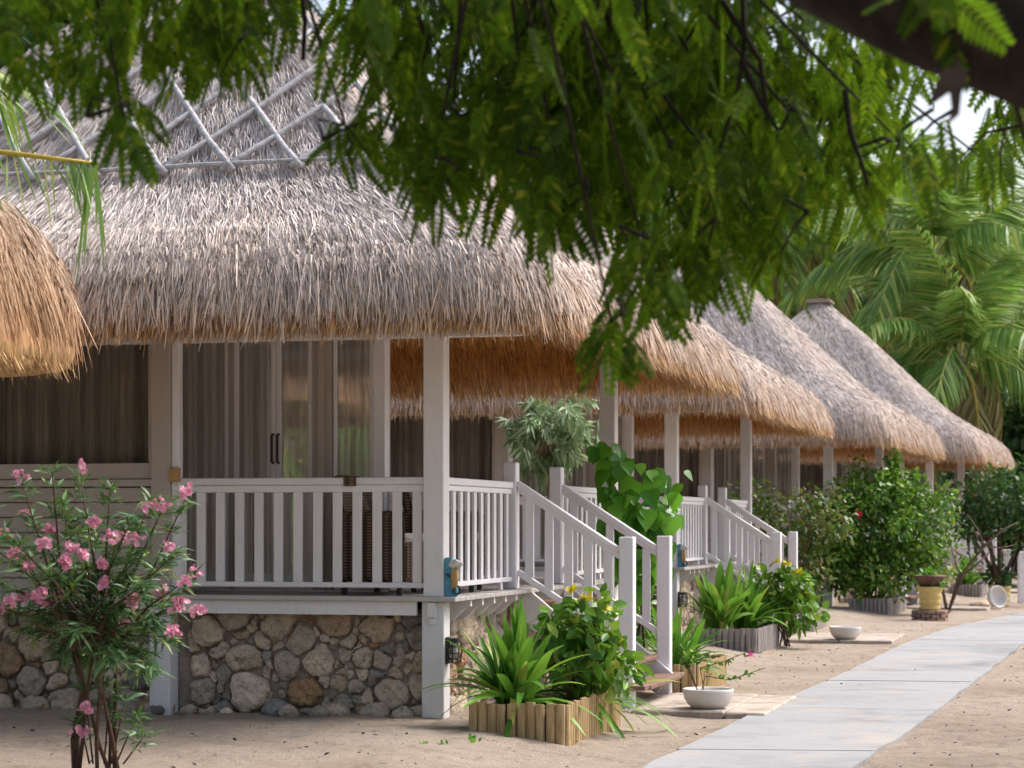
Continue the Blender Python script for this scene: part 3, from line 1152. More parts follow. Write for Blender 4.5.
    P(wl, 'siding_wall', 'taupe')
    rm = MB()
    rr = Vector((ROOM_R[1][0], ROOM_R[1][1], 0))
    q = Vector((ROOM_R[0][0], ROOM_R[0][1], 0))
    rm.box((-5.9, 5.8, DECK), (-2.4, 5.88, DECK + .7))
    d3 = (rr - q) / 3
    for k in range(3):
        glazed(root, 'added_side_window', (q + d3 * (k + .03))[:2], (q + d3 * (k + .97))[:2], DECK + .02, 3.03, .05, .05, 'white2', 'glass_bay')  # unseen glazing, added to let daylight reach the curtains from inside
    for k in range(3):
        glazed(root, 'added_back_window', (-5.86 + k * 1.15, 5.84), (-5.86 + (k + 1) * 1.15 - .01, 5.84), DECK + .703, 3.03, .05, .05, 'taupe', 'glass_bay')  # added out of view so daylight enters behind the curtains
    rm.box((-5.98, .17, DECK), (-5.9, 5.79, ZT))
    P(rm, 'room_wall', 'inside')
    cg = MB()
    pl = [(-5.9, .13), (BAYX, .13), (ROOM_L, DOORY), ROOM_R[0], ROOM_R[1], (-5.9, 5.88)]
    cg.add([(x, y, z) for z in (ZT, ZT + .03) for x, y in pl], [tuple(range(6))[::-1], tuple(range(6, 12))] + [(i, (i + 1) % 6, (i + 1) % 6 + 6, i + 6) for i in range(6)])
    P(cg, 'room_ceiling', 'inside')
    hd = MB()
    hd.box((ROOM_L, DOORY - .035, 3.035), (-.77, DOORY + .035, ZT), 0, None, .004)
    P(hd, 'door_head', 'white2')
    bw = MB()
    bw.bar((bx - .02, .16, (DECK + ZT) / 2), (ROOM_L - .03, DOORY + .03, (DECK + ZT) / 2), .04, ZT - DECK, 0, 0)
    P(bw, 'bay_side_wall', 'taupe')
    # bay window to the front
    wr = bx - pw / 2 - .02
    glazed(root, 'bay_window', (wr - 1.56, .085), (wr - .004, .085), DECK + .89, 3.03, .045, .05, 'taupe', 'glass_bay')
    glazed(root, 'bay_window', (wr - 3.2, .085), (wr - 1.57, .085), DECK + .89, 3.03, .045, .05, 'taupe', 'glass_bay')
    c = curtain_mesh((wr - 3.3, .30), (wr + .05, .30), DECK + .05, 3.08, 4, 10, .10)
    P(c, 'curtain', 'curtain_bay', root, True)
    # glass front: fixed light, double doors, fixed light
    zs = DECK + .012
    sd = MB()
    sd.box((bx + pw / 2 - .018, .03, zs), (bx + pw / 2 + .045, .10, 3.03), 0, None, .004)
    P(sd, 'jamb', 'white2')
    glazed(root, 'fixed_window', (ROOM_L + .01, DOORY), (-2.11, DOORY), zs + .012, 3.03, .034, .045, 'white2')
    jb = MB()
    jb.box((-2.106, DOORY - .03, zs), (-2.07, DOORY + .03, 3.03), 0, None, .004)
    P(jb, 'jamb', 'taupe')
    for xa, xb, hx in ((-2.066, -1.702, -1), (-1.698, -1.385, 1)):
        leaf = glazed(root, 'glass_door', (xa, DOORY), (xb, DOORY), zs + .012, 3.03, .042, .045, 'white2')
        h = MB()
        hxp = (xb - .022) if hx < 0 else (xa + .022)
        h.tube([(hxp, DOORY - .026, 1.93), (hxp, DOORY - .06, 1.94), (hxp, DOORY - .06, 2.15), (hxp, DOORY - .026, 2.16)], .011, 8)
        if hx < 0:
            h.lathe([(.0, .0), (.018, .0), (.018, .03), (0, .03)], 12, (hxp + .0, DOORY - .03, 1.76))
        P(h, 'handle', 'handle', leaf)
    jb = MB()
    jb.box((-1.38, DOORY - .05, zs), (-1.22, DOORY + .05, 3.03), 0, None, .004)
    jb.box((-1.33, DOORY - .08, zs), (-1.27, DOORY - .052, 3.03), 0, None, .004)
    P(jb, 'jamb', 'taupe')
    glazed(root, 'fixed_window', (-1.215, DOORY), (-.875, DOORY), zs + .012, 3.03, .032, .045, 'white2')
    jb = MB()
    jb.box((-.87, DOORY - .05, zs), (-.77, DOORY + .05, 3.03), 0, None, .004)
    P(jb, 'jamb', 'white2')
    c = curtain_mesh((ROOM_L + .03, DOORY + .10), (-.86, DOORY + .10), DECK + .04, 3.08, 12, 17, .04)
    P(c, 'curtain', 'curtain', root, True)
    sl = MB()
    sl.box((ROOM_L + .03, DOORY - .09, DECK + .001), (-.77, DOORY + .05, DECK + .0115), 0)
    P(sl, 'door_sill', 'white2')
    # small wooden rail block on the bay post
    b = MB()
    b.box((bx + .062, -.03, 1.765), (bx + .135, .04, 1.87), 0, None, .008)
    P(b, 'rail_block', 'tanwood')
    # wall lantern on the corner pilaster
    ln = MB()
    ln.box((.005, .03, .40), (.02, .12, .60), 0, None, .004)
    ln.lathe([(.0, .075), (.05, .07), (.055, .05), (.05, .045)], 14, (.065, .075, .52))
    for k in range(8):
        t = 2 * math.pi * k / 8
        c0, s0 = math.cos(t) * .048 + .065, math.sin(t) * .048 + .075
        ln.tube([(c0, s0, .57), (math.cos(t) * .058 + .065, math.sin(t) * .058 + .075, .49), (c0, s0, .42), (.065, .075, .405)], .0045, 5)
    for z, r in ((.53, .056), (.48, .0585), (.44, .053)):
        ln.tube([(.065 + r * math.cos(a), .075 + r * math.sin(a), z) for a in np.linspace(0, 2 * math.pi, 17)], .0045, 5, 0, False)
    lan = P(ln, 'wall_lantern', 'black')
    lg = MB()
    lg.lathe([(.0, -.085), (.022, -.08), (.03, -.05), (.024, .0), (.016, .03), (.014, .05), (.0, .05)], 14, (.065, .075, .515))
    P(lg, 'lamp_glass', 'lampglass', lan, True)
    # roof
    roof = empty('thatched_roof')
    roof.parent = root
    H, prof = ROOF_H, ROOF_PROF
    under = [(.03, 2.90), (.22, 2.93), (.6, 3.08), (1.1, 3.26), (2.0, 4.1), (3.9, 6.3)]
    make_thatch(roof, H, prof, under, (-3.0, 3.0), (160000, 30000, 34000), [.40, .33, .20, .07], [M['thatch'], M['fringe'], M['inner']], 2.79)
    cp = MB()
    cp.box((-3.30, 2.70, 6.62), (-2.70, 3.30, 6.67), 0, None, .02)
    cp.box((-3.26, 2.74, 6.67), (-2.74, 3.26, 6.71), 0, None, .02)
    P(cp, 'roof_cap', 'palmbark', roof)
    return root


HOUSES = [((-.508, 16.3), 15), ((2.045, 27.3), 15), ((5.60, 38.5), 18), ((9.18, 48.0), 18)]
HLABEL = ['nearest thatched bungalow, wicker chairs on its veranda, a grey pole lattice on its roof',
          'second thatched bungalow along the path, behind the pale willow-leaved tree',
          'third thatched bungalow along the path, behind the big hibiscus bush',
          'last and farthest thatched bungalow, palms rising right behind its roof']


def place(o, h, x, y, z=None, rz=0.0):
    """Stand o at local x, y of house h."""
    (hx, hy), ang = HOUSES[h]
    a = -R(ang)
    X = hx + x * math.cos(a) - y * math.sin(a)
    Y = hy + x * math.sin(a) + y * math.cos(a)
    o.location = (X, Y, gz(X, Y) if z is None else z)
    o.rotation_euler = (0, 0, a + rz)
    return o


def roof_lattice(roof):
    H, prof = ROOF_H, ROOF_PROF
    # pole lattice on the front slope, hip poles
    ii = lambda i: float(np.interp(i, [p[0] for p in prof], [p[1] for p in prof])) + .075

    def fp(v, i):       # point on the front slope: v across from the middle
        return Vector((-3.0 + v, 3.0 - (H - i) - .0, ii(i)))

    def rp(v, i):
        return Vector((-3.0 + (H - i), 3.0 + v, ii(i)))
    I0 = 1.36

    def pole(a, b, fn, r=.026, name='roof_pole'):
        mb = MB()
        n = 7
        sc = random.uniform(-1, 1)
        pts = []
        for k in range(n):
            t = k / (n - 1)
            v, i = a[0] + (b[0] - a[0]) * t, a[1] + (b[1] - a[1]) * t
            p = fn(v, i)
            p += Vector((noise.noise(Vector((k * .7, sc * 9, 0))), 0, noise.noise(Vector((k * .7, sc * 9, 4))))) * .012
            pts.append(p)
        mb.tube(pts, [r * random.uniform(.9, 1.1) * (1 - .15 * k / n) for k in range(n)], 7)
        mb.build(name, M['pole'], roof, True)
    a0 = H - I0
    for fn in (fp,):
        pole((-a0 + .1, I0), (a0 + .02, I0), fn, .02)
        step = .56
        nn = int(2 * a0 / step)
        for k in range(nn + 1):
            v = a0 - .42 - k * step
            if v < -a0 + .2:
                break
            # rising to the right until the hip
            up = (a0 - v) / 2
            if up > .2:
                pole((v - .05, I0 - .05), (v + up * .985, I0 + up), fn, .025)
            # shorter ones rising to the left
            up = min((v + a0) / 2 * .95, random.uniform(.45, 1.15))
            if up > .2:
                pole((v + .035, I0 - .06), (v - up, I0 + up), fn, .029)
    for sx, sy in ((1, -1),):
        mb = MB()
        pts = []
        for i in np.linspace(.95, 3.9, 12):
            q_ = H - i - .02 - .04 * (1 - i / 4)
            pts.append((-3.0 + sx * q_, 3.0 + sy * q_, ii(i) + .03))
        mb.tube(pts, .027, 7)
        mb.build('roof_pole', M['pole'], roof, True)


house = make_house()
houses = [house] + [copy_tree(house) for _ in HOUSES[1:]]
roof_lattice([c for c in house.children if c.name.startswith('thatched_roof')][0])
for k, o in enumerate(houses):
    place(o, k, 0, 0, 0.0)
    tag(o, HLABEL[k], 'bungalow', 'thatched bungalows along the path')


# ------------------------------------------------------------------ small thatched shelter at the left edge
def make_shelter():
    root = empty('thatched_shelter', (-4.40, 14.35, 0), -R(10))
    prof = [(0, 2.62), (.01, 2.92), (.10, 3.22), (.25, 3.45), (.5, 3.66), (.8, 3.84), (1.28, 4.08)]
    under = [(.03, 2.50), (.2, 2.46), (.6, 2.75), (1.25, 3.6)]
    roof = empty('thatched_roof')
    roof.parent = root
    make_thatch(roof, 1.3, prof, under, (0, 0), (24000, 11000, 9000), [.42, .38, .12, .08], [M['hut'], M['hut'], M['inner']], 2.50, (.25, .55), (.006, .014), (.2, .55), .27)
    mb = MB()
    mb.tube([(0, 0, -.3), (0, 0, 1.5), (0, 0, 4.0)], [.09, .08, .07], 10)
    mb.build('post', M['palebark'], root, True)
    tag(root, 'small golden thatched shelter cut by the photo edge, in front of the curtained bay', 'shelter')


make_shelter()


# ------------------------------------------------------------------ furniture and small things round the houses
def make_chair(name, label, x, y, rz):
    root = empty(name)
    place(root, 0, x, y, DECK, rz)
    tag(root, label, 'armchair', 'wicker armchairs on the veranda')
    seat = MB().box((-.29, -.29, .10), (.29, .27, .40), 0, None, .03)
    seat.build('seat', M['wicker'], root)
    bk = MB()
    vs, fs = [], []
    n = 9
    for i in range(n):
        u = -1 + 2 * i / (n - 1)
        for j in range(6):
            v = j / 5
            z = .40 + .52 * v * (1 - .10 * u * u)
            y = .22 + .12 * v - .07 * u * u
            vs.append((u * (.31 - .02 * v), y, z))
    for i in range(n - 1):
        for j in range(5):
            a = i * 6 + j
            fs.append((a, a + 6, a + 7, a + 1))
    nn = len(vs)
    vs2 = vs + [(x_, y_ + .05, z_) for x_, y_, z_ in vs]
    fs2 = [f for f in fs] + [tuple(i + nn for i in f[::-1]) for f in fs]
    edge = [i * 6 for i in range(n)] + [(n - 1) * 6 + j for j in range(1, 6)] + [i * 6 + 5 for i in range(n - 2, -1, -1)] + [j for j in range(4, 0, -1)]
    for a, b in zip(edge, edge[1:] + edge[:1]):
        fs2.append((a, b, b + nn, a + nn))
    bk.add(vs2, fs2)
    bk.build('backrest', M['wicker'], root, True)
    for s in (-1, 1):
        ar = MB().box((s * .325 - .035, -.30, .10), (s * .325 + .035, .26, .64), 0, None, .03)
        ar.build('arm', M['wicker'], root)
        for yy in (-.25, .21):
            MB().box((s * .30 - .02, yy - .02, 0), (s * .30 + .02, yy + .02, .10), 0, None, .004).build('leg', M['black'], root)
    MB().box((-.27, -.28, .402), (.27, .20, .47), 0, None, .03).build('cushion', M['shell'], root)


make_chair('wicker_armchair', 'brown wicker armchair close behind the front railing of the nearest veranda', -.62, .52, R(84))
make_chair('wicker_armchair', 'brown wicker armchair set deeper in the nearest veranda, behind the other one', -.40, 1.36, R(100))

rb = MB()
rb.box((-.05, -.05, -.068), (.05, -.042, .006), 0, None, .003)
rb.box((-.05, -.042, .001), (.05, .04, .009), 0, None, .003)
rb.box((-.05, .041, -.068), (.05, .049, .006), 0, None, .003)
rbo = rb.build('woven_band', M['wicker'])
place(rbo, 0, -.745, .08, 1.792)
tag(rbo, 'dark brown woven band hung over the white top rail', 'band')


def make_ornament(h, label):
    root = empty('post_ornament')
    place(root, h, .055, .03, DECK + .001)
    tag(root, label, 'ornament', 'blue wooden ornaments at the veranda corners')
    mb = MB()
    mb.box((-.05, -.02, 0), (.01, .02, .29), 0, None, .006)
    mb.box((.012, -.015, 0), (.045, .02, .20), 0, None, .006)
    mb.build('blue_board', M['blue'], root)
    mb = MB()
    mb.blob((.03, -.03, .14), (.028, .02, .075), 3, .5, 8)
    mb.build('driftwood_piece', M['tanwood'], root, True)
    mb = MB()
    mb.blob((.035, -.028, .245), (.042, .022, .035), 8, .7, 8)
    mb.build('shell', M['shell'], root, True)
    mb = MB()
    mb.tube([(.05 + .025 * math.cos(a), -.03, .05 + .03 * math.sin(a)) for a in np.linspace(0, 2 * math.pi, 15)], .008, 6, 0, False)
    mb.tube([(-.04, -.026, .17), (.0, -.028, .145), (.03, -.03, .17)], .006, 6)
    mb.build('iron_hook', M['black'], root)
    return root


make_ornament(0, 'blue wooden ornament with shell at the corner post of the nearest veranda')
make_ornament(1, 'blue wooden ornament at the corner post of the second veranda')


def make_planter(h, x0, y0, x1, y1, height, mat, label):
    root = empty('planter_box')
    cx, cy = (x0 + x1) / 2, (y0 + y1) / 2
    place(root, h, cx, cy)
    tag(root, label, 'planter', 'picket planter boxes beside the stairs')
    hx, hy = (x1 - x0) / 2, (y1 - y0) / 2
    base = root.location.z

    def side(p0, p1, name):
        mb = MB()
        d = Vector(p1) - Vector(p0)
        L = d.length
        d.normalize()
        n = max(2, int(round(L / .072)))
        for k in range(n):
            c = Vector(p0) + d * (L * (k + .5) / n)
            w = L / n * .5 * random.uniform(.90, 1.0)
            top = height * random.uniform(.95, 1.04)
            lean = random.uniform(-.006, .006)
            nv = Vector((d.y, -d.x, 0))
            vs, fs = [], []
            m = 7
            for zz, sh in ((-.18, 0), (top - .008, lean), (top, lean)):
                for j in range(m):
                    a = math.pi * j / (m - 1)
                    rr = w * (.97 if zz == top else 1)
                    vs.append((c.x + d.x * (-math.cos(a) * rr + sh) + nv.x * math.sin(a) * rr * .75, c.y + d.y * (-math.cos(a) * rr + sh) + nv.y * math.sin(a) * rr * .75, zz))
            for q in range(2):
                for j in range(m):
                    a, b = q * m + j, q * m + (j + 1) % m
                    fs.append((a, b, b + m, a + m))
            fs.append(tuple(range(2 * m, 3 * m)))
            mb.add(vs, fs)
        mb.build(name, M[mat], root)
    side((-hx, -hy, 0), (hx, -hy, 0), 'picket_side')
    side((hx, -hy + .01, 0), (hx, hy, 0), 'picket_side')
    side((hx, hy, 0), (-hx, hy, 0), 'picket_side')
    MB().box((-hx + .004, -hy + .006, -.15), (hx - .006, hy - .006, height - .05), 0, None, .02).build('soil', M['soil'], root)
    return root


PL_LABEL = {(0, 0): 'tan picket planter box in front of the nearest stairs', (0, 1): 'picket planter box just past the nearest stairs',
            (1, 0): 'grey picket planter box before the stairs of the second bungalow', (1, 1): 'grey picket planter box past the stairs of the second bungalow',
            (2, 0): 'grey picket planter box round the foot of the big hibiscus bush', (3, 0): 'small grey picket planter box before the last bungalow, by the bare shrub'}
for (h, q), lab in PL_LABEL.items():
    if q == 0:
        make_planter(h, .42, -.80, 1.12, .95, .235, 'slat_tan' if h == 0 else 'slat_grey', lab)
    else:
        make_planter(h, .42, 4.15, 1.15, 5.7, .24, 'slat_tan' if h == 0 else 'slat_grey', lab)


def make_doorstep(h, label, end):
    root = empty('doorstep_slab')
    place(root, h, 1.75, 2.85)
    tag(root, label, 'doorstep', 'doorstep slabs at the foot of the stairs')
    z = .055
    for (a, b, c, d, nm) in ((-.88, -.95, -.742, .95, 'edge_block'), (-.735, -.93, .02, .95, 'paving_slab'), (.03, -.94, end, .95, 'paving_slab')):
        mb = MB().box((a, b, -.14), (c, d, z + random.uniform(-.006, .004)), 0, None, .012)
        mb.build(nm, M['slab'], root)
    return root


for h, lab in ((0, 'worn concrete doorstep slab at the foot of the nearest stairs'), (1, 'worn concrete doorstep slab at the foot of the second stairs'),
               (2, 'worn concrete doorstep slab beside the yellow pot on bricks'), (3, 'worn concrete doorstep slab at the last bungalow stairs')):
    make_doorstep(h, lab, .36 if h == 0 else .72)


def bowl_mesh():
    mb = MB()
    prof = [(.0, .0), (.115, .0), (.135, .008), (.172, .04), (.197, .085), (.209, .14), (.210, .160), (.200, .163), (.192, .155), (.17, .10), (.12, .05), (.0, .035)]
    mb.lathe(prof, 40)
    return mb


def make_bowl(label, loc, rot=(0, 0, 0), soil=True):
    root = empty('plaster_bowl', loc)
    root.rotation_euler = rot
    tag(root, label, 'bowl', 'white plaster bowls')
    bowl_mesh().build('bowl_shell', M['bowl'], root, True)
    if soil:
        MB().lathe([(0, .128), (.10, .132), (.182, .124)], 24).build('soil', M['soil'], root, True)
    return root


def on_house(h, x, y, z):
    o = Vector((0, 0, 0))
    (hx, hy), ang = HOUSES[h]
    a = -R(ang)
    X, Y = hx + x * math.cos(a) - y * math.sin(a), hy + x * math.sin(a) + y * math.cos(a)
    return Vector((X, Y, gz(X, Y) + z))


b1 = on_house(0, 1.60, 2.20, .056)
make_bowl('white plaster bowl holding a flowering sprig, on the nearest doorstep', b1)
b2 = on_house(1, 1.84, 2.15, .056)
make_bowl('white plaster bowl standing on the second doorstep', b2)
tb = on_ground(990, 609, 0.0)
make_bowl('white plaster bowl tipped up on its edge near the small potted tree', tb + Vector((0.05, 0, .20)), (R(78), R(12), R(28)), False)
mb = MB()
mb.blob((0, 0, .06), (.20, .14, .09), 4, .4, 9)
so = mb.build('prop_stone', M['stone'], None, True)
so.location = tb + Vector((-.12, .22, 0))
tag(so, 'flat grey stone behind the tipped up white bowl', 'stone')


# ------------------------------------------------------------------ plants
def strap_plant(name, label, loc, n, L, W, group=None, lean=(0.1, 1.0), mat='leaf_strap', seed=0, squash=1.0):
    r = np.random.default_rng(seed + 100)
    root = empty(name, loc)
    tag(root, label, 'plant', group)
    b = NP()
    az = r.uniform(0, 2 * np.pi, n)
    el = r.uniform(lean[0], lean[1], n)
    O = np.stack([r.normal(0, .05, n), r.normal(0, .05, n), np.full(n, -.02)], 1)
    D = np.stack([np.cos(az) * np.sin(el), np.sin(az) * np.sin(el) * squash, np.cos(el)], 1)
    Nn = np.stack([-np.cos(az) * np.cos(el), -np.sin(az) * np.cos(el), np.sin(el)], 1) + r.normal(0, .25, (n, 3))
    LL = r.uniform(L * .6, L * 1.1, n)
    b.scatter(*STRAP, O, D, Nn, LL, r.uniform(W * .75, W * 1.2, n), .10 + .55 * (el / 1.2) ** 1.2 * r.uniform(.6, 1.4, n))
    b.build('leaves', M[mat], root, True)
    return root


def cloud_leaves(b, c, rad, n, size, tmpl, up=.3, droop=.3, shell=.55, r=rng, aspect=.45, mi=0):
    """n leaves spread through an ellipsoid, thinner inside, facing out and up."""
    d = r.normal(0, 1, (n, 3))
    d /= np.linalg.norm(d, axis=1, keepdims=True)
    rr = shell + (1 - shell) * r.uniform(0, 1, n) ** .6
    rr *= (1 + .25 * r.normal(0, 1, n) * .5)
    O = np.asarray(c) + d * rr[:, None] * np.asarray(rad)
    D = d * .7 + r.normal(0, .6, (n, 3)) + np.array([0, 0, -droop])
    Nn = d * .5 + np.array([0, 0, up]) + r.normal(0, .45, (n, 3))
    L = r.uniform(.65, 1.25, n) * size
    b.scatter(*tmpl, O, D, Nn, L, L * aspect * r.uniform(.8, 1.2, n), r.uniform(0, .25, n), mi)


def shrub(name, label, loc, clumps, leaf, tmpl=OVAL, mat='leaf_shrub', stems=6, cat='shrub', group=None, seed=0, aspect=.5, stem_r=.012, stem_mat='stem', droop=.25, up=.4):
    """clumps: (x, y, z, rx, ry, rz, n) relative to the foot."""
    r = np.random.default_rng(seed + 40)
    rd = random.Random(seed)
    root = empty(name, loc)
    tag(root, label, cat, group)
    mb = MB()
    for k in range(stems):
        c = clumps[k % len(clumps)]
        e = Vector((c[0] + rd.uniform(-.5, .5) * c[3], c[1] + rd.uniform(-.5, .5) * c[4], c[2] + rd.uniform(-.2, .5) * c[5]))
        s0 = Vector((rd.uniform(-.06, .06) * 2, rd.uniform(-.06, .06) * 2, -.1))
        mid = s0.lerp(e, .5) + Vector((rd.uniform(-.08, .08), rd.uniform(-.08, .08), .05))
        mb.tube([s0, s0.lerp(mid, .5) + Vector((rd.uniform(-.03, .03), 0, 0)), mid, e], [stem_r, stem_r * .9, stem_r * .75, stem_r * .35], 6)
        for q in range(3):
            t = mid.lerp(e, rd.uniform(0, .9))
            mb.tube([t, t + Vector((rd.uniform(-1, 1) * c[3], rd.uniform(-1, 1) * c[4], rd.uniform(0, .8) * c[5])) * .8], [stem_r * .5, stem_r * .2], 5)
    mb.build('stems', M[stem_mat], root, True)
    b = NP()
    for c in clumps:
        cloud_leaves(b, c[:3], c[3:6], int(c[6]), leaf, tmpl, up, droop, .35, r, aspect)
    b.build('leaves', M[mat], root, True)
    return root


# strap-leaved lilies
LG = 'strap-leaved plants in the planter boxes'
strap_plant('strap_leaf_plant', 'big strap-leaved plant fountaining from the tan planter box front', on_house(0, .66, -.42, .19), 92, .86, .066, LG, (.03, 1.2), seed=1)
strap_plant('strap_leaf_plant', 'strap-leaved plant arching over the tan planter box side by the stairs', on_house(0, .98, .45, .19), 96, .84, .048, LG, (.10, 1.4), seed=2)
strap_plant('strap_leaf_plant', 'strap-leaved plant in the planter box just past the nearest stairs', on_house(0, .88, 4.55, .19), 70, .75, .062, LG, (.05, 1.1), seed=3)
strap_plant('strap_leaf_plant', 'smaller strap-leaved plant farther back past the nearest stairs', on_house(0, .8, 5.25, .19), 50, .68, .06, LG, (.1, 1.0), seed=4)
strap_plant('strap_leaf_plant', 'big upright strap-leaved plant before the second stairs', on_house(1, .62, -.45, .19), 84, .95, .075, LG, (.03, .75), seed=5)
strap_plant('strap_leaf_plant', 'strap-leaved plant squeezed against the second stairs', on_house(1, .80, .35, .19), 70, .95, .075, LG, (.05, .9), seed=6)
strap_plant('strap_leaf_plant', 'strap-leaved plant with thin leaves past the second stairs', on_house(1, .8, 4.45, .19), 60, .85, .05, LG, (.1, 1.1), seed=7)
strap_plant('strap_leaf_plant', 'small light green plant in the planter box before the last bungalow', on_house(3, .75, -.35, .19), 46, .75, .12, LG, (.1, .9), seed=8)
strap_plant('strap_leaf_plant', 'light green plant in the back of the last planter box', on_house(3, .75, .35, .19), 40, .8, .12, LG, (.1, .9), seed=9)


def yellow_shrub(label, loc, sc, seed):
    root = shrub('yellow_tipped_shrub', label, loc,
                 [(0, 0, .42 * sc, .24 * sc, .24 * sc, .28 * sc, 200), (.12 * sc, -.06, .62 * sc, .20 * sc, .2 * sc, .2 * sc, 120), (-.10 * sc, 0, .60 * sc, .2 * sc, .2 * sc, .2 * sc, 110), (.24 * sc, 0, .3 * sc, .22 * sc, .2 * sc, .22 * sc, 120)],
                 .115 * sc, OVAL, 'leaf_shrub', 7, 'shrub', 'yellow tipped shrubs beside the stairs', seed, .55)
    r = np.random.default_rng(seed)
    for (x, y, z) in ((.06, -.1, .80), (-.05, -.05, .84), (.20, -.12, .72), (.27, -.1, .50)):
        b = NP()
        n = 9
        D = np.stack([r.normal(0, .7, n), r.normal(0, .7, n), r.uniform(.1, 1, n)], 1)
        O = np.tile(np.array([[x * sc, y * sc, z * sc]]), (n, 1)) + r.normal(0, .012, (n, 3))
        b.scatter(*OVAL, O, D, rand_dirs(n, .2, 1), r.uniform(.05, .085, n) * sc, r.uniform(.03, .05, n) * sc, .1)
        b.build('yellow_bloom', M['leaf_yellow'], root, True)
    return root


yellow_shrub('glossy green shrub topped with yellow blooms, in the tan planter box by the nearest stairs', on_house(0, 1.0, .10, .18), 1.0, 21)
yellow_shrub('glossy green shrub with yellow blooms at the foot of the second stairs', on_house(1, 1.15, .9, .1), 1.15, 22)


# heart-leaved climber past the nearest stairs
def heart_vine():
    root = empty('heart_leaf_climber', on_house(0, .50, 4.45, .18))
    tag(root, 'tall climber with big glossy heart-shaped leaves behind the nearest handrail', 'climbing plant')
    base = root.location
    r = np.random.default_rng(5)
    stems = MB()
    b = NP()
    for (px, py, dx) in ((605, 445, 0), (625, 460, .05), (655, 468, .1), (615, 500, .05), (645, 510, .15), (668, 480, .2)):
        top = at(px, py, base.y + dx) - base
        mid = Vector((top.x * .5 + r.normal(0, .05), top.y * .5, top.z * .55))
        pts = [Vector((r.normal(0, .05), r.normal(0, .04), -.1)), mid * .6, mid, mid.lerp(top, .6) + Vector((r.normal(0, .03), 0, 0)), top]
        stems.tube(pts, [.011, .010, .009, .007, .004], 6)
        n = 34
        O, D, Nn, L = [], [], [], []
        for k in range(n):
            t = r.uniform(.25, 1) ** .7
            p = (mid.lerp(top, (t - .45) / .55) if t > .45 else (mid * (t / .45)))
            p = p + Vector(r.normal(0, .075, 3))
            a = r.uniform(0, 6.28)
            O.append(p)
            D.append((math.cos(a) * .5, math.sin(a) * .35 - .15, -.8 + r.normal(0, .25)))
            Nn.append((math.cos(a) * .5 + r.normal(0, .3), -.8 + r.normal(0, .4), .45))
            L.append(r.uniform(.10, .21))
        L = np.array(L)
        b.scatter(*HEART, np.array(O), np.array(D), np.array(Nn), L, L * .95, .1)
    stems.build('stems', M['stem'], root, True)
    b.build('leaves', M['leaf_heart'], root, True)


heart_vine()


# pale willow-leaved tree between the first two bungalows
def willow_tree():
    foot = Vector((.46, 24.2, 0))
    foot.z = gz(foot.x, foot.y)
    root = empty('willow_leaved_tree', foot)
    tag(root, 'small pale willow-leaved tree standing between the two nearest bungalows', 'tree')
    mb = MB()
    c = at(548, 432, 24.2) - foot
    mb.tube([(0, 0, -.2), (.01, 0, .6), (.0, .02, 1.3), (c.x, c.y, c.z - .3)], [.055, .05, .045, .035], 9)
    for k in range(16):
        a = k * 2.4
        e = c + Vector((math.cos(a) * .45, math.sin(a) * .45, random.uniform(-.35, .4)))
        mb.tube([(c.x, c.y, c.z - .4), (c.x + math.cos(a) * .15, c.y + math.sin(a) * .15, c.z - .15), e], [.022, .015, .005], 6)
    mb.build('trunk', M['palebark'], root, True)
    b = NP()
    r = np.random.default_rng(31)
    for k in range(92):
        d = r.normal(0, 1, 3)
        d /= np.linalg.norm(d)
        p = np.array(c) + d * np.array([.57, .5, .52]) * r.uniform(.3, 1.0) + np.array([0, 0, .03])
        n = 16
        D = np.tile(d * .5 + np.array([0, 0, -.45]), (n, 1)) + r.normal(0, .55, (n, 3))
        L = r.uniform(.12, .22, n)
        b.scatter(*LANCE, np.tile(p, (n, 1)) + r.normal(0, .02, (n, 3)), D, r.normal(0, .5, (n, 3)) + np.array([0, -.3, .8]), L, L * .2, r.uniform(.05, .4, n))
    b.build('crown', M['leaf_willow'], root, True)


willow_tree()

# broad dark shrub beneath it
shrub('leafy_shrub', 'low dark shrub under the pale willow-leaved tree', Vector((.9, 23.6, -.05)), [(0, 0, .7, .45, .4, .5, 420), (.35, .1, .5, .4, .4, .4, 300), (-.4, 0, .5, .3, .3, .4, 200)], .13, OVAL, 'leaf_shrub', 7, 'shrub', None, 51)


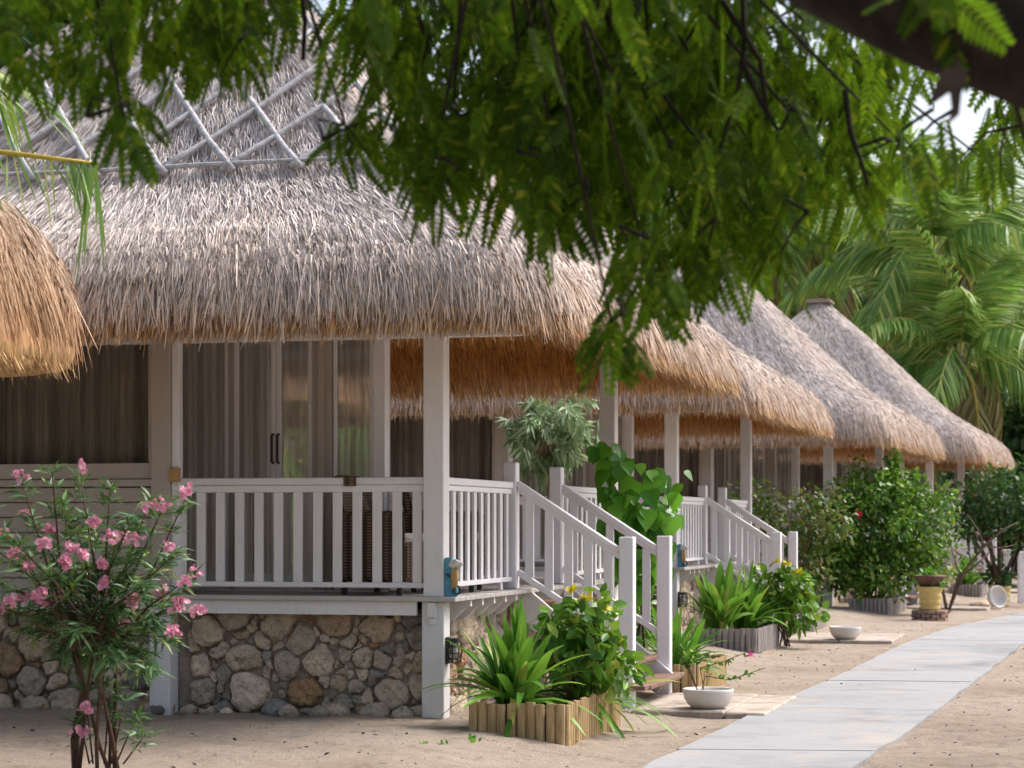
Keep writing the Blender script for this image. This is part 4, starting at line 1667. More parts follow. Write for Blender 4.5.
# pink oleander at the left
def oleander():
    Yd = 12.75
    foot = Vector(((100 - 512) / F_PX * Yd, Yd, 0))
    root = empty('pink_oleander', foot)
    tag(root, 'pink flowering oleander shrub with thin bare stems at the photo left', 'shrub')
    r = np.random.default_rng(77)
    flowers = [(22, 474), (83, 466), (26, 514), (94, 521), (5, 536), (44, 543), (15, 553), (29, 566), (69, 564), (124, 536), (140, 541), (185, 492), (161, 506),
               (169, 547), (186, 580), (161, 592), (182, 601), (199, 610), (174, 631), (104, 583), (134, 599), (120, 620), (22, 599), (39, 594), (57, 597), (1, 607),
               (83, 554), (101, 562), (85, 709), (81, 730), (193, 575), (176, 606), (64, 560), (10, 602), (50, 530), (112, 537), (148, 505), (30, 598), (47, 601), (62, 594), (130, 603), (72, 548), (-20, 560), (-30, 600), (-25, 520)]
    tips = [(22, 478), (50, 470), (88, 476), (110, 490), (150, 500), (165, 510), (185, 500), (60, 505), (30, 520), (5, 530), (120, 540), (95, 530), (140, 552), (170, 555), (190, 585),
            (70, 560), (45, 550), (20, 560), (110, 585), (135, 600), (165, 600), (180, 605), (40, 590), (15, 600), (60, 595), (-10, 580), (-20, 540), (90, 610), (150, 620), (110, 630),
            (75, 520), (130, 515), (100, 560), (160, 575), (80, 580), (120, 610), (50, 615), (30, 630), (75, 630), (140, 650), (165, 640), (55, 655), (80, 665), (120, 660), (150, 670), (95, 655), (35, 600), (60, 585), (130, 575), (145, 590), (-30, 600), (-25, 500)]
    low = [(125, 700), (135, 720), (85, 690), (110, 690), (145, 735), (80, 720)]
    bases = [(76, 775), (78, 775), (100, 775), (108, 776), (113, 775), (118, 775), (124, 775)]
    forks = [(74, 650), (95, 640), (102, 645), (108, 640), (116, 650)]
    mb = MB()
    b = NP()

    def P3(x, y, dy=0.0):
        return at(x, y, Yd + dy) - foot
    # main stems
    hubs = []
    for k, (bx, by) in enumerate(bases):
        fx, fy = forks[k % len(forks)]
        dy = r.uniform(-.15, .15)
        p0 = Vector(((bx - 512) / F_PX * Yd - foot.x, dy * .6, -.1))
        p2 = P3(fx, fy, dy)
        rad = .030 if k == 0 else r.uniform(.010, .018)
        m1 = p0.lerp(p2, .35) + Vector((r.normal(0, .015), 0, 0))
        m2 = p0.lerp(p2, .7) + Vector((r.normal(0, .02), 0, 0))
        mb.tube([p0, m1, m2, p2], [rad, rad * .92, rad * .85, rad * .75], 8)
        hubs.append((p2, rad))
    ends = []
    for (x, y) in tips:
        dy = r.uniform(-.45, .45)
        e = P3(x + r.normal(0, 4), y + r.normal(0, 4), dy)
        h, rad = hubs[r.integers(len(hubs))]
        mid = h.lerp(e, .5) + Vector((r.normal(0, .03), r.normal(0, .03), .05))
        mb.tube([h, h.lerp(mid, .5) + Vector((0, 0, .02)), mid, mid.lerp(e, .5), e], [.009, .008, .007, .005, .0035], 5)
        for t in (.35, .55, .75, .9, 1.0):
            ends.append((h.lerp(mid, t * 2) if t < .5 else mid.lerp(e, t * 2 - 1), (e - h).normalized(), t))
    for (x, y) in low:
        e = P3(x, y, r.uniform(-.1, .1))
        s0 = Vector((e.x * .5, 0, .05))
        mb.tube([s0, s0.lerp(e, .6), e], [.006, .005, .003], 5)
        ends.append((e, (e - s0).normalized(), 1.0))
        ends.append((s0.lerp(e, .7), (e - s0).normalized(), .7))
    mb.build('stems', M['stem'], root, True)
    for p, d, t in ends:
        n = int(13 * (0.5 + t))
        az = r.uniform(0, 6.28, n)
        d0 = np.array(d)
        D = np.stack([np.cos(az), np.sin(az), np.zeros(n)], 1) * .8 + d0 * .55 + r.normal(0, .25, (n, 3)) + np.array([0, 0, -.05])
        L = r.uniform(.07, .15, n)
        b.scatter(*LANCE, np.tile(np.array(p), (n, 1)) + r.normal(0, .018, (n, 3)), D, np.array([0, -.25, 1.0]) + r.normal(0, .35, (n, 3)), L, L * .17, r.uniform(.05, .45, n))
    b.build('leaves', M['leaf_oleander'], root, True)
    pet = leaf_template([(0, .06), (.5, .34), (.85, .42), (1, .22)], .2, -.15)
    for (x, y) in flowers:
        c = np.array(P3(x, y, r.uniform(-.40, .1)))
        f = NP()
        for k in range(int(r.integers(8, 15))):
            ctr = c + r.normal(0, 1, 3) * np.array([.018, .016, .016])
            ax = np.array([r.normal(0, .5), -.8, .4]) + r.normal(0, .4, 3)
            ax /= np.linalg.norm(ax)
            s1 = np.cross(ax, [0.2, .1, 1.0])
            s1 /= np.linalg.norm(s1)
            s2 = np.cross(ax, s1)
            m = 6
            a = np.arange(m) / m * 2 * np.pi + r.uniform(0, 6)
            D = np.cos(a)[:, None] * s1 + np.sin(a)[:, None] * s2 + ax * r.uniform(.15, .9)
            f.scatter(*pet, np.tile(ctr, (m, 1)), D, np.tile(ax, (m, 1)), r.uniform(.016, .024), r.uniform(.015, .021), 0)
        f.build('flower_cluster', M['petal'], root, True)


oleander()


# sprig in the nearest bowl
def sprig():
    root = empty('flowering_sprig', b1 + Vector((-.05, 0, .135)))
    tag(root, 'spindly sprig with a magenta flower growing from the nearest bowl', 'plant')
    base = root.location
    mb = MB()
    b = NP()
    f = NP()
    r = np.random.default_rng(3)
    for path in ([(692, 684), (700, 668), (725, 661), (752, 650)], [(692, 684), (705, 676), (730, 680), (765, 668)], [(690, 684), (688, 665), (693, 652)], [(691, 684), (684, 660), (682, 648)]):
        pts = [at(x, y, base.y) - base for x, y in path]
        pts[0] = Vector((r.normal(0, .01), r.normal(0, .01), -.03))
        mb.tube(pts, [.005, .0045, .004, .0025][:len(pts)], 5)
        for k in range(26):
            t = r.uniform(.35, 1) * (len(pts) - 1)
            i = min(len(pts) - 2, int(t))
            p = pts[i].lerp(pts[i + 1], t - i)
            b.scatter(*OVAL, [np.array(p)], [r.normal(0, 1, 3)], [r.normal(0, .4, 3) + np.array([0, 0, 1])], r.uniform(.03, .06), r.uniform(.02, .035), .1)
    c = np.array(at(750, 655, base.y) - base)
    n = 8
    f.scatter(*OVAL, np.tile(c, (n, 1)), rand_dirs(n), rand_dirs(n), r.uniform(.03, .045, n), r.uniform(.025, .03, n), 0)
    mb.build('stems', M['stem'], root, True)
    b.build('leaves', M['leaf_shrub'], root, True)
    f.build('flower', M['petal_magenta'], root, True)


sprig()

# seedlings in the sand
for (x, y, s, lab) in ((475, 734, .13, 'bright green seedling in the sand before the tan planter box'), (435, 737, .09, 'tiny seedling in the sand below the corner pilaster')):
    p = on_ground(x, y + 6)
    o = strap_plant('seedling', lab, p, 12, s * .7, s * .2, 'seedlings in the sand', (.2, 1.2), 'leaf_heart', seed=x)

# big hibiscus bush
hp = on_house(2, .75, -.2, .12)
hb = shrub('hibiscus_bush', 'big rounded hibiscus bush with a red flower before the third bungalow', hp,
           [(0, 0, 1.25, 1.15, .75, .9, 3000), (-.65, -.1, 1.0, .7, .6, .7, 1400), (.75, .0, 1.15, .7, .6, .8, 1500), (.1, -.3, .6, 1.2, .5, .5, 1100), (.15, -.1, 1.9, .85, .5, .5, 1200),
            (.35, 0, 2.25, .12, .12, .45, 300), (-.8, .1, 1.5, .4, .4, .4, 600)], .095, OVAL, 'leaf_hibiscus', 16, 'bush', None, 61, .62, .02)
hn = NP()
hr = np.random.default_rng(99)
for k in range(34):
    d = hr.normal(0, 1, 3)
    d /= np.linalg.norm(d)
    c_ = np.array([.05, -.1, 1.2]) + d * np.array([1.4, .8, 1.1]) * hr.uniform(.8, 1.12)
    c_[2] = max(c_[2], .35)
    cloud_leaves(hn, c_, (.22, .2, .26), 55, .09, OVAL, .4, .2, .2, hr, .55)
hn.build('outer_sprays', M['leaf_shrub'], hb, True)
fb = NP()
fc = np.array(at(858, 515, hp.y - .75) - hp)
n = 7
fb.scatter(*OVAL, np.tile(fc, (n, 1)), rand_dirs(n), np.tile([0, -1, .3], (n, 1)), .09, .06, 0)
fb.build('flower', M['petal_red'], hb, True)

# straggly bush between the second and third bungalows
sp = on_house(1, .45, 6.9, 0)
sb = shrub('straggly_bush', 'straggly rust-tinged bush with bare looping twigs past the second stairs', sp,
           [(0, 0, 1.5, .75, .6, .5, 650), (-.6, 0, 1.8, .5, .4, .35, 320), (.55, .1, 1.5, .5, .5, .5, 420), (0, 0, .8, .7, .5, .6, 600)], .10, OVAL, 'leaf_rusty', 12, 'bush', None, 71, .55, .014)
mb = MB()
for k in range(26):
    a = random.uniform(0, 6.28)
    p = Vector((random.uniform(-.5, .5), random.uniform(-.3, .3), random.uniform(1.0, 1.8)))
    q = p + Vector((math.cos(a) * .5, math.sin(a) * .3, random.uniform(.2, .5)))
    e = q + Vector((math.cos(a) * .45, math.sin(a) * .3, random.uniform(-.4, .1)))
    mb.tube([p, p.lerp(q, .5) + Vector((0, 0, .08)), q, e], [.008, .007, .006, .003], 5)
mb.build('bare_twigs', M['twig'], sb, True)


# yellow pots
def yellow_pot(label, loc, s, extra=True):
    root = empty('yellow_pot', loc)
    tag(root, label, 'pot', 'ribbed yellow pots')
    prof = [(.0, 0), (.17, 0), (.18, .03), (.165, .06), (.175, .10), (.195, .13), (.175, .16), (.185, .20), (.205, .235), (.185, .27), (.195, .31), (.22, .35), (.225, .40), (.205, .40), (.195, .36), (0, .34)]
    MB().lathe([(r_ * s, z_ * s) for r_, z_ in prof], 32).build('ribbed_body', M['yellowpot'], root, True)
    return root


pp = on_ground(930, 620, 0.0)
bs = MB()
rd = random.Random(4)
for lay in range(3):
    n = 11
    for k in range(n):
        a = 2 * math.pi * (k + .5 * lay) / n
        m4 = Matrix.Rotation(a, 4, 'Z')
        rr = .27 + rd.uniform(-.015, .015)
        bs.box((rr - .10, -.068, lay * .062 - .02), (rr + .02, .068, lay * .062 + .037), 0, m4, .01)
bs.lathe([(0, .165), (.2, .165)], 20)
bo = bs.build('brick_ring', M['brick'])
bo.location = pp
tag(bo, 'low ring of stacked bricks under the ribbed yellow pot', 'plinth')
pot1 = yellow_pot('ribbed yellow pot on a brick ring beside the hibiscus bush', pp + Vector((0, 0, .166)), .95)
bp = MB().lathe([(.0, 0), (.15, 0), (.21, .10), (.27, .17), (.26, .19), (.24, .17), (.18, .11), (0, .09)], 28).build('brown_dish', M['brownpot'], None, True)
bp.location = pp + Vector((0, 0, .166 + .375))
tag(bp, 'wide brown clay dish standing in the ribbed yellow pot', 'dish')
shrub('pot_fern', 'small green plant in the brown dish over the yellow pot', pp + Vector((0, 0, .66)), [(0, -.05, .06, .16, .14, .1, 90), (.1, -.1, -.02, .08, .1, .1, 40)], .09, OVAL, 'leaf_heart', 3, 'plant', None, 81, .5, .006)
pp2 = on_ground(1000, 606, 0.0)
yellow_pot('smaller yellow pot holding a dark little tree, by the last stairs', pp2, .95)
shrub('potted_tree', 'dark leafy little tree growing in the smaller yellow pot', pp2 + Vector((0, 0, .35)),
      [(0, 0, 1.7, .8, .7, .6, 900), (-.5, .2, 1.3, .5, .5, .4, 400), (.6, .1, 1.3, .6, .5, .5, 500), (.0, 0, .25, .3, .25, .2, 120)], .14, OVAL, 'leaf_dark', 8, 'tree', None, 83, .5, .045)


# bare twiggy shrub at the last stairs
def bare_shrub():
    p = on_ground(948, 612)
    root = empty('bare_shrub', p)
    tag(root, 'bare grey branching shrub leaning right before the last white stairs', 'shrub')
    mb = MB()
    for path in ([(946, 600), (965, 570), (985, 545), (1003, 530), (1018, 522)], [(948, 600), (958, 578), (975, 566), (990, 552)], [(960, 580), (955, 560), (950, 545)], [(972, 566), (968, 548), (972, 535)],
                 [(985, 548), (978, 530), (968, 515)], [(985, 545), (1000, 548), (1015, 545)], [(965, 572), (980, 575)], [(947, 600), (940, 575), (945, 560)]):
        pts = [at(x, y, p.y) - p for x, y in path]
        if path[0][1] == 600:
            pts[0] = Vector((pts[0].x * .5, 0, -.05))
        n = len(pts)
        mb.tube(pts, [.032 * (1 - .75 * k / n) if path[0][1] == 600 else .016 * (1 - .6 * k / n) for k in range(n)], 6)
    mb.build('branches', M['twig'], root, True)
    b = NP()
    r = np.random.default_rng(9)
    n = 60
    O = np.stack([r.uniform(.2, 1.4, n), r.uniform(-.3, .3, n), r.uniform(.8, 1.6, n)], 1)
    b.scatter(*LANCE, O, r.normal(0, 1, (n, 3)), r.normal(0, 1, (n, 3)), .13, .04, .1)
    b.build('leaves', M['leaf_dark'], root, True)


bare_shrub()

# fence posts beyond the last stairs
for k, (x, y0, y1) in enumerate(((1007, 550, 603), (1021, 552, 602))):
    p = on_ground(x, y1 + 1)
    h = (y1 - y0) / F_PX * p.y
    mb = MB()
    mb.box((-.06, -.06, -.2), (.06, .06, h), 0, None, .01)
    mb.box((-.075, -.075, h), (.075, .075, h + .03), 0, None, .01)
    o = mb.build('gate_post', M['white2'])
    o.location = p
    tag(o, ['white gate post just right of the smaller yellow pot', 'white gate post at the photo right edge'][k], 'post', 'white gate posts')


# ------------------------------------------------------------------ palms
def frond_arrays(L, sag, n, r, leaf=.75, wd=.045, twist=0.0, hang=.6):
    """One palm frond along +X from the origin: stalk points and leaflets."""
    ts = np.linspace(0, 1, 14)
    x = L * ts * (1 - .18 * sag * ts)
    z = L * (.42 * ts - (.42 + .55 * sag) * ts ** 2.1)
    pts = np.stack([x, np.zeros_like(x), z], 1)
    t = np.sort(r.uniform(.16, 1, n))
    O = np.stack([np.interp(t, ts, pts[:, k]) for k in range(3)], 1)
    tan = np.stack([np.interp(t, ts, np.gradient(pts[:, k], ts)) for k in range(3)], 1)
    tan /= np.linalg.norm(tan, axis=1, keepdims=True)
    s = np.where(np.arange(n) % 2 == 0, 1.0, -1.0)
    side = np.array([0, 1.0, 0])[None] * s[:, None]
    D = tan * .55 + side * r.uniform(.55, 1.0, n)[:, None] + np.array([0, 0, -1.0])[None] * (hang * r.uniform(.5, 1.3, n))[:, None]
    Ln = leaf * (1 - .75 * np.abs(t - .45) ** 1.3) * r.uniform(.8, 1.1, n)
    return pts, O, D, tan, Ln


def frond_mesh(name, L, sag, n, seed, mats, leaf=.8, wd=.045, hang=.6, rad=.03):
    r = np.random.default_rng(seed)
    pts, O, D, tan, Ln = frond_arrays(L, sag, n, r, leaf, wd, 0, hang)
    b = NP()
    b.scatter([(0, -.4, 0), (0, .4, 0), (.4, -.5, .02), (.4, .5, .02), (.75, -.35, .0), (.75, .35, .0), (1, -.04, -.03), (1, .04, -.03)],
              [(0, 1, 3, 2), (2, 3, 5, 4), (4, 5, 7, 6)], O, D, np.cross(D, tan) * np.where(np.arange(n) % 2 == 0, 1.0, -1.0)[:, None] + r.normal(0, .3, (n, 3)), Ln, wd * r.uniform(.8, 1.2, n), r.uniform(.1, .5, n), 0)
    k = 6
    V, Q = [], []
    for i, p in enumerate(pts):
        rr = rad * (1 - .85 * i / (len(pts) - 1))
        for j in range(k):
            a = 2 * math.pi * j / k
            V.append((p[0], p[1] + rr * math.cos(a), p[2] + rr * math.sin(a)))
    for i in range(len(pts) - 1):
        for j in range(k):
            Q.append((i * k + j, i * k + (j + 1) % k, (i + 1) * k + (j + 1) % k, (i + 1) * k + j))
    b.raw(np.array(V), Q, 1)
    o = b.build(name, mats, None, False)
    me = o.data
    bpy.data.objects.remove(o)
    return me


M['palm_stalk'] = plain_mat('palm_stalk', (.36, .38, .10), .5, .25)
PMATS = [M['leaf_palm'], M['palm_stalk']]
FR = [frond_mesh('palm_frond', 3.6, s, 150, 200 + k, PMATS, 1.0, .055, h_, .035) for k, (s, h_) in enumerate(((.25, .5), (.5, .8), (.9, 1.1), (1.3, 1.4)))]
FR_OLD = frond_mesh('palm_frond', 3.2, 1.9, 120, 300, [M['leaf_palm_old'], M['rachis']], .9, .05, 1.6, .035)


def palm(label, loc, h, scale=1.0, n=20, seed=0, lean=(0, 0), cat='palm', group='coconut palms', old=3):
    r = random.Random(seed)
    root = empty('coconut_palm', loc)
    tag(root, label, cat, group)
    top = Vector((lean[0], lean[1], h))
    mb = MB()
    pts = [Vector((lean[0] * t * t, lean[1] * t * t, h * t - (.3 if t == 0 else 0))) for t in np.linspace(0, 1, 12)]
    mb.tube(pts, [(.17 - .06 * t) * scale ** .5 * (1.25 if t == 0 else 1) * (1 + .04 * (k % 2)) for k, t in enumerate(np.linspace(0, 1, 12))], 10)
    mb.blob(top + Vector((0, 0, .05)), (.2 * scale, .2 * scale, .3 * scale), seed, .2, 6)
    mb.build('trunk', M['palmbark'], root, True)
    for k in range(n):
        t = k / (n - 1)
        o = link('frond', FR_OLD if k < old else FR[min(3, int((1 - t) * 3.6 + r.uniform(-.4, .4)) if t < 1 else 0) if True else 0], root)
        o.location = top
        el = R(-18 + 92 * t ** 1.2) if k >= old else R(-25)
        o.rotation_euler = (r.uniform(-.25, .25), -el, k * 2.39996 + r.uniform(-.2, .2))
        sc = scale * r.uniform(.85, 1.1)
        o.scale = (sc, sc, sc)
    return root


def bg(px, py, Y):
    """Foot on the ground of a tree whose crown heart is seen at px, py and Y metres away; returns foot and height."""
    p = at(px, py, Y)
    return Vector((p.x, Y, gz(p.x, Y))), p.z - gz(p.x, Y)


PALMS = [(925, 262, 60, 1.25, 'coconut palm with brown hanging fronds right behind the last bungalow'),
         (985, 300, 66, 1.1, 'coconut palm whose fronds droop toward the last roof end'),
         (1045, 325, 70, 1.15, 'coconut palm at the photo right edge behind the last roof'),
         (866, 245, 74, 1.15, 'tall coconut palm half hidden by the hanging tamarind leaves'),
         (960, 365, 58, 1.05, 'low coconut palm with yellow-green fronds leaning over the last roof'),
         (800, 235, 78, 1.5, 'coconut palm behind the ridge of the third bungalow'),
         (1015, 390, 64, .95, 'short coconut palm beyond the last roof end'),
         (720, 190, 85, 1.6, 'far coconut palm behind the hanging leaves, left of the other palms')]
for k, (px, py, Y, sc, lab) in enumerate(PALMS):
    foot, h = bg(px, py, Y)
    palm(lab, foot, h, sc, 22, 500 + k, (random.uniform(-.5, .5), 0), old=6 if k in (0, 3) else 3)

# palm beside the shelter, its lowest frond hanging into the frame
foot = Vector((-5.2, 12.4, 0))
root = empty('coconut_palm', foot)
tag(root, 'young coconut palm at the photo left, its yellow-stalked frond before the roof', 'palm', 'coconut palms')
mb = MB()
mb.tube([(0, 0, -.3), (.05, 0, 1.2), (.12, 0, 2.5), (.2, 0, 3.7)], [.16, .14, .12, .11], 10)
mb.build('trunk', M['palmbark'], root, True)
near_g = frond_mesh('palm_frond', 3.3, .35, 170, 412, PMATS, .75, .028, .8, .022)
for k, (me, rz, el, z) in enumerate(((near_g, 14, 34, 3.75), (near_g, -24, 42, 3.75), (near_g, 60, 25, 3.7), (near_g, 110, 40, 3.7), (near_g, 170, 30, 3.7), (near_g, 230, 20, 3.7), (near_g, 300, 38, 3.7), (near_g, 30, 62, 3.8))):
    o = link('frond', me, root)
    o.location = (.2, 0, z)
    o.rotation_euler = (R(-10), -R(el), R(rz))


nf = NP()
pts = [at(x, y, 12.4) - foot for x, y in ((-330, 120), (-210, 122), (-120, 132), (-50, 143), (0, 152), (50, 158), (92, 163))]
pa = np.array([tuple(p) for p in pts])
r_ = np.random.default_rng(4)
n = 70
t = np.sort(r_.uniform(1.0, 5.9, n))
O = np.stack([np.interp(t, np.arange(7), pa[:, k]) for k in range(3)], 1)
D = np.stack([r_.uniform(-.1, .6, n), np.where(np.arange(n) % 2, .5, -.5) * r_.uniform(.3, 1, n), -r_.uniform(.6, 1.2, n)], 1)
LT = ([(0, -.4, 0), (0, .4, 0), (.4, -.5, .02), (.4, .5, .02), (.75, -.35, .0), (.75, .35, .0), (1, -.04, -.03), (1, .04, -.03)], [(0, 1, 3, 2), (2, 3, 5, 4), (4, 5, 7, 6)])
nf.scatter(*LT, O, D, r_.normal(0, .5, (n, 3)) + np.array([.6, -.5, 0]), r_.uniform(.16, .42, n), r_.uniform(.008, .016, n), r_.uniform(.1, .4, n))
n = 9
D = np.stack([r_.uniform(-.12, .10, n), r_.uniform(-.25, .25, n), -np.ones(n)], 1)
nf.scatter(*LT, np.tile(pa[-1], (n, 1)) + r_.normal(0, .02, (n, 3)), D, r_.normal(0, .5, (n, 3)) + np.array([.3, -.6, 0]), r_.uniform(.3, .68, n), .02, 0)
nf.build('frond', M['leaf_palm'], root)
MB().tube(pts, [.024, .022, .02, .018, .016, .013, .010], 8).build('frond_stalk', M['rachis'], root, True)


# ------------------------------------------------------------------ broadleaf trees behind
def leafy_tree(name, label, loc, h, crown, n, leaf, mat, seed, group, trunk_r=.22, clumps=16):
    r = np.random.default_rng(seed)
    rd = random.Random(seed)
    root = empty(name, loc)
    tag(root, label, 'tree', group)
    mb = MB()
    zc = h - crown[2]
    mb.tube([(0, 0, -.3), (rd.uniform(-.1, .1), 0, zc * .4), (rd.uniform(-.2, .2), 0, zc * .8), (0, 0, h - crown[2] * .5)], [trunk_r * 1.25, trunk_r, trunk_r * .8, trunk_r * .35], 9)
    b = NP()
    for k in range(clumps):
        d = r.normal(0, 1, 3)
        d /= np.linalg.norm(d)
        c = np.array([0, 0, zc]) + d * np.array(crown) * r.uniform(.35, .82)
        cr = np.array(crown) * r.uniform(.26, .46)
        cloud_leaves(b, c, cr, n // clumps, leaf, CARD, .5, .25, .45, r, .55)
        m = Vector((c * np.array([.4, .4, 1])).tolist())
        mb.tube([(0, 0, zc * .75), (m.x, m.y, zc * .6 + c[2] * .4), Vector(c.tolist())], [trunk_r * .45, trunk_r * .3, trunk_r * .1], 6)
    mb.build('trunk', M['bark'], root, True)
    b.build('crown', M[mat], root, True)


TREES = [(1010, 330, 92, (5, 4, 5), 'leaf_tree', 'broad green tree far behind the palms at the photo right'),
         (930, 330, 88, (5, 4, 4.2), 'leaf_dark', 'dark green tree behind the low palm and the last roof'),
         (840, 280, 95, (5, 4, 5), 'leaf_tree', 'green tree behind the ridge of the last bungalow'),
         (740, 230, 100, (5.5, 4, 6), 'leaf_tree', 'tall green tree behind the second bungalow roof'),
         (630, 160, 100, (5.5, 4, 6.5), 'leaf_tree', 'tall green tree seen through the hanging leaves above the nearest roof'),
         (520, 90, 96, (5.5, 4, 6), 'leaf_dark', 'dark tall tree behind the nearest roof, at mid photo'),
         (1035, 430, 60, (1.6, 1.8, 2.6), 'leaf_dark', 'dense dark tree touching the end of the last roof'),
         (1010, 500, 63, (2.2, 1.8, 1.8), 'leaf_dark', 'low dark tree under the end of the last roof'),
         (1060, 520, 55, (1.8, 1.8, 2.2), 'leaf_dark', 'dark tree at the photo right edge by the gate posts'),
         (970, 520, 70, (2.8, 2, 2.2), 'leaf_dark', 'dark tree closing the view behind the last stairs'),
         (1090, 330, 85, (5, 4, 5), 'leaf_tree', 'broad tree beyond the photo right edge behind the palms'),
         (880, 400, 80, (5, 3, 3), 'leaf_dark', 'dark low tree right behind the last bungalow'),
         (20, 40, 60, (5, 4, 4), 'leaf_tree', 'green tree behind the left end of the nearest roof')]
for k, (px, py, Y, cr, mt, lab) in enumerate(TREES):
    foot, hc = bg(px, py, Y)
    leafy_tree('leafy_tree', lab, foot, hc + cr[2], cr, 3400 if cr[0] > 3 else 2600, .55 if cr[0] > 3 else .3, mt, 600 + k, 'trees behind the bungalows')

# growth beside and behind the viewpoint (seen in the glass doors)
for k, (x, y, h, lab) in enumerate(((-11.0, 5.0, 2.6, 'coconut palm mirrored in the glass doors, nearer one'), (-14.5, 1.5, 3.2, 'coconut palm mirrored in the glass doors, farther one'), (-8.8, 8.0, 2.3, 'coconut palm mirrored low in the fixed window'))):
    palm(lab, Vector((x, y, gz(x, y))), h, 1.0, 18, 700 + k, old=1)
for k, (x, y, lab) in enumerate(((-22, -6, 'leafy tree mirrored faintly behind the palms in the doors'), (-17, -10, 'leafy tree mirrored faintly at the edge of the doors'))):
    leafy_tree('leafy_tree', lab, Vector((x, y, gz(x, y))), 6.5, (3, 3, 2.6), 2600, .4, 'leaf_tree', 720 + k, 'trees behind the bungalows')


# ------------------------------------------------------------------ tamarind tree over the viewpoint
def tamarind():
    root = empty('tamarind_tree', (2.9, 4.9, -.12))
    tag(root, 'overhanging tree with a thick dark bough and hanging feathery leaves', 'tree')
    base = root.location
    r = np.random.default_rng(8)
    Yb = 5.2

    def q(x, y, Y):
        return at(x, y, Y) - base
    mb = MB()
    bough = [q(1560, 330, Yb - .1), q(1300, 140, Yb), q(1120, 74, Yb), q(1024, 38, Yb), q(930, 6, Yb), q(840, -30, Yb + .1), q(770, -62, Yb + .2), q(650, -130, Yb + .5), q(480, -190, Yb + 1.0), q(250, -240, Yb + 1.3), q(0, -240, Yb + 1.3)]
    mb.tube([(0, 0, -.3), (-.02, 0, .8), (-.12, .05, 1.6), bough[0]], [.30, .26, .24, .20], 14)
    mb.tube(bough, [.20, .175, .16, .155, .145, .125, .11, .09, .07, .05, .03], 14)
    mb.build('trunk', M['bark'], root, True)
    blobs = [(55, -8, 80, 40, 7.0), (150, 12, 80, 50, 7.2), (225, 18, 42, 38, 7.0), (12, 58, 32, 24, 6.8), (108, 78, 24, 38, 7.0), (124, 142, 10, 26, 6.6), (182, 48, 36, 30, 7.1), (252, 0, 38, 22, 7.2), (236, 66, 12, 18, 6.9),
             (0, -110, 260, 60, 7.4), (250, -120, 260, 60, 7.8), (520, -110, 300, 75, 8.0), (760, -130, 260, 70, 8.4), (200, -230, 400, 70, 8.5), (600, -240, 400, 70, 9.0), (500, -50, 250, 40, 8.8),  # leaf mass above the view, added to block sky light from overhead
             (395, 92, 48, 60, 7.2), (480, 55, 105, 80, 7.6), (560, 90, 90, 92, 7.4), (640, 60, 100, 85, 7.6), (700, 125, 85, 95, 7.8), (452, 165, 40, 36, 7.2), (532, 200, 28, 40, 7.0), (600, 165, 50, 52, 7.4), (680, 215, 44, 55, 7.3),
             (646, 290, 28, 40, 7.0), (612, 345, 12, 22, 6.9), (698, 272, 30, 32, 7.4), (752, 200, 48, 60, 7.6), (800, 105, 70, 70, 7.9), (858, 105, 52, 55, 7.8), (842, 200, 30, 28, 7.6), (905, 170, 30, 26, 7.4), (560, 0, 240, 30, 7.3),
             (372, 10, 40, 36, 7.3), (770, 20, 90, 40, 7.4), (870, 60, 66, 30, 7.2), (352, 160, 18, 14, 7.0), (1006, 120, 14, 50, 8.4), (985, 175, 30, 16, 8.0), (941, 12, 7, 16, 5.0), (432, 195, 14, 26, 7.0), (772, 262, 16, 24, 7.5), (566, 228, 12, 24, 7.1), (506, 150, 50, 40, 7.5)]
    tw = MB()
    b = NP()
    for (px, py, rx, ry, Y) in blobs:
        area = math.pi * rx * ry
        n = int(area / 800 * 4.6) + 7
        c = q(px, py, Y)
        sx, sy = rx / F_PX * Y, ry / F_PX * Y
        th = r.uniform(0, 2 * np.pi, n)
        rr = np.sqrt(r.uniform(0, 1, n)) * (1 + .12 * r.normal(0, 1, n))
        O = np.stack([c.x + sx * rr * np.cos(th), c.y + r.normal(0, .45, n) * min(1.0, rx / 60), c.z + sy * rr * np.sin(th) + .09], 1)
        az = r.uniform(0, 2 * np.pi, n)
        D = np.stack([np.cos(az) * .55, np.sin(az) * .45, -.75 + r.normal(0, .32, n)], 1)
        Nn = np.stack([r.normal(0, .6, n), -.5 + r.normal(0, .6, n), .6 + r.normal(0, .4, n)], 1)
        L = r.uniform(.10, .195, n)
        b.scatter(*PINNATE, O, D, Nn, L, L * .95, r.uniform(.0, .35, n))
        # twigs through the clump
        for k in range(max(2, int(area / 4500))):
            i = int(r.integers(n))
            e = Vector(O[i].tolist())
            bi = bough[int(np.clip(np.argmin([abs(v.x - e.x) for v in bough]), 0, len(bough) - 1))]
            s0 = Vector((c.x * .7 + bi.x * .3, c.y * .7 + bi.y * .3, c.z + sy * .9))
            m = s0.lerp(e, .55) + Vector((r.normal(0, .04), r.normal(0, .04), .03))
            tw.tube([s0, m, e, e + Vector((r.normal(0, .05), 0, -.10))], [.007, .005, .0035, .002], 5)
        s0 = Vector((c.x, c.y, c.z + sy * .9))
        bi = min(bough, key=lambda v: (v - s0).length)
        m = bi.lerp(s0, .5) + Vector((r.normal(0, .06), r.normal(0, .06), .12))
        tw.tube([bi, bi.lerp(m, .5), m, m.lerp(s0, .5), s0], [.009, .008, .007, .006, .003], 6)
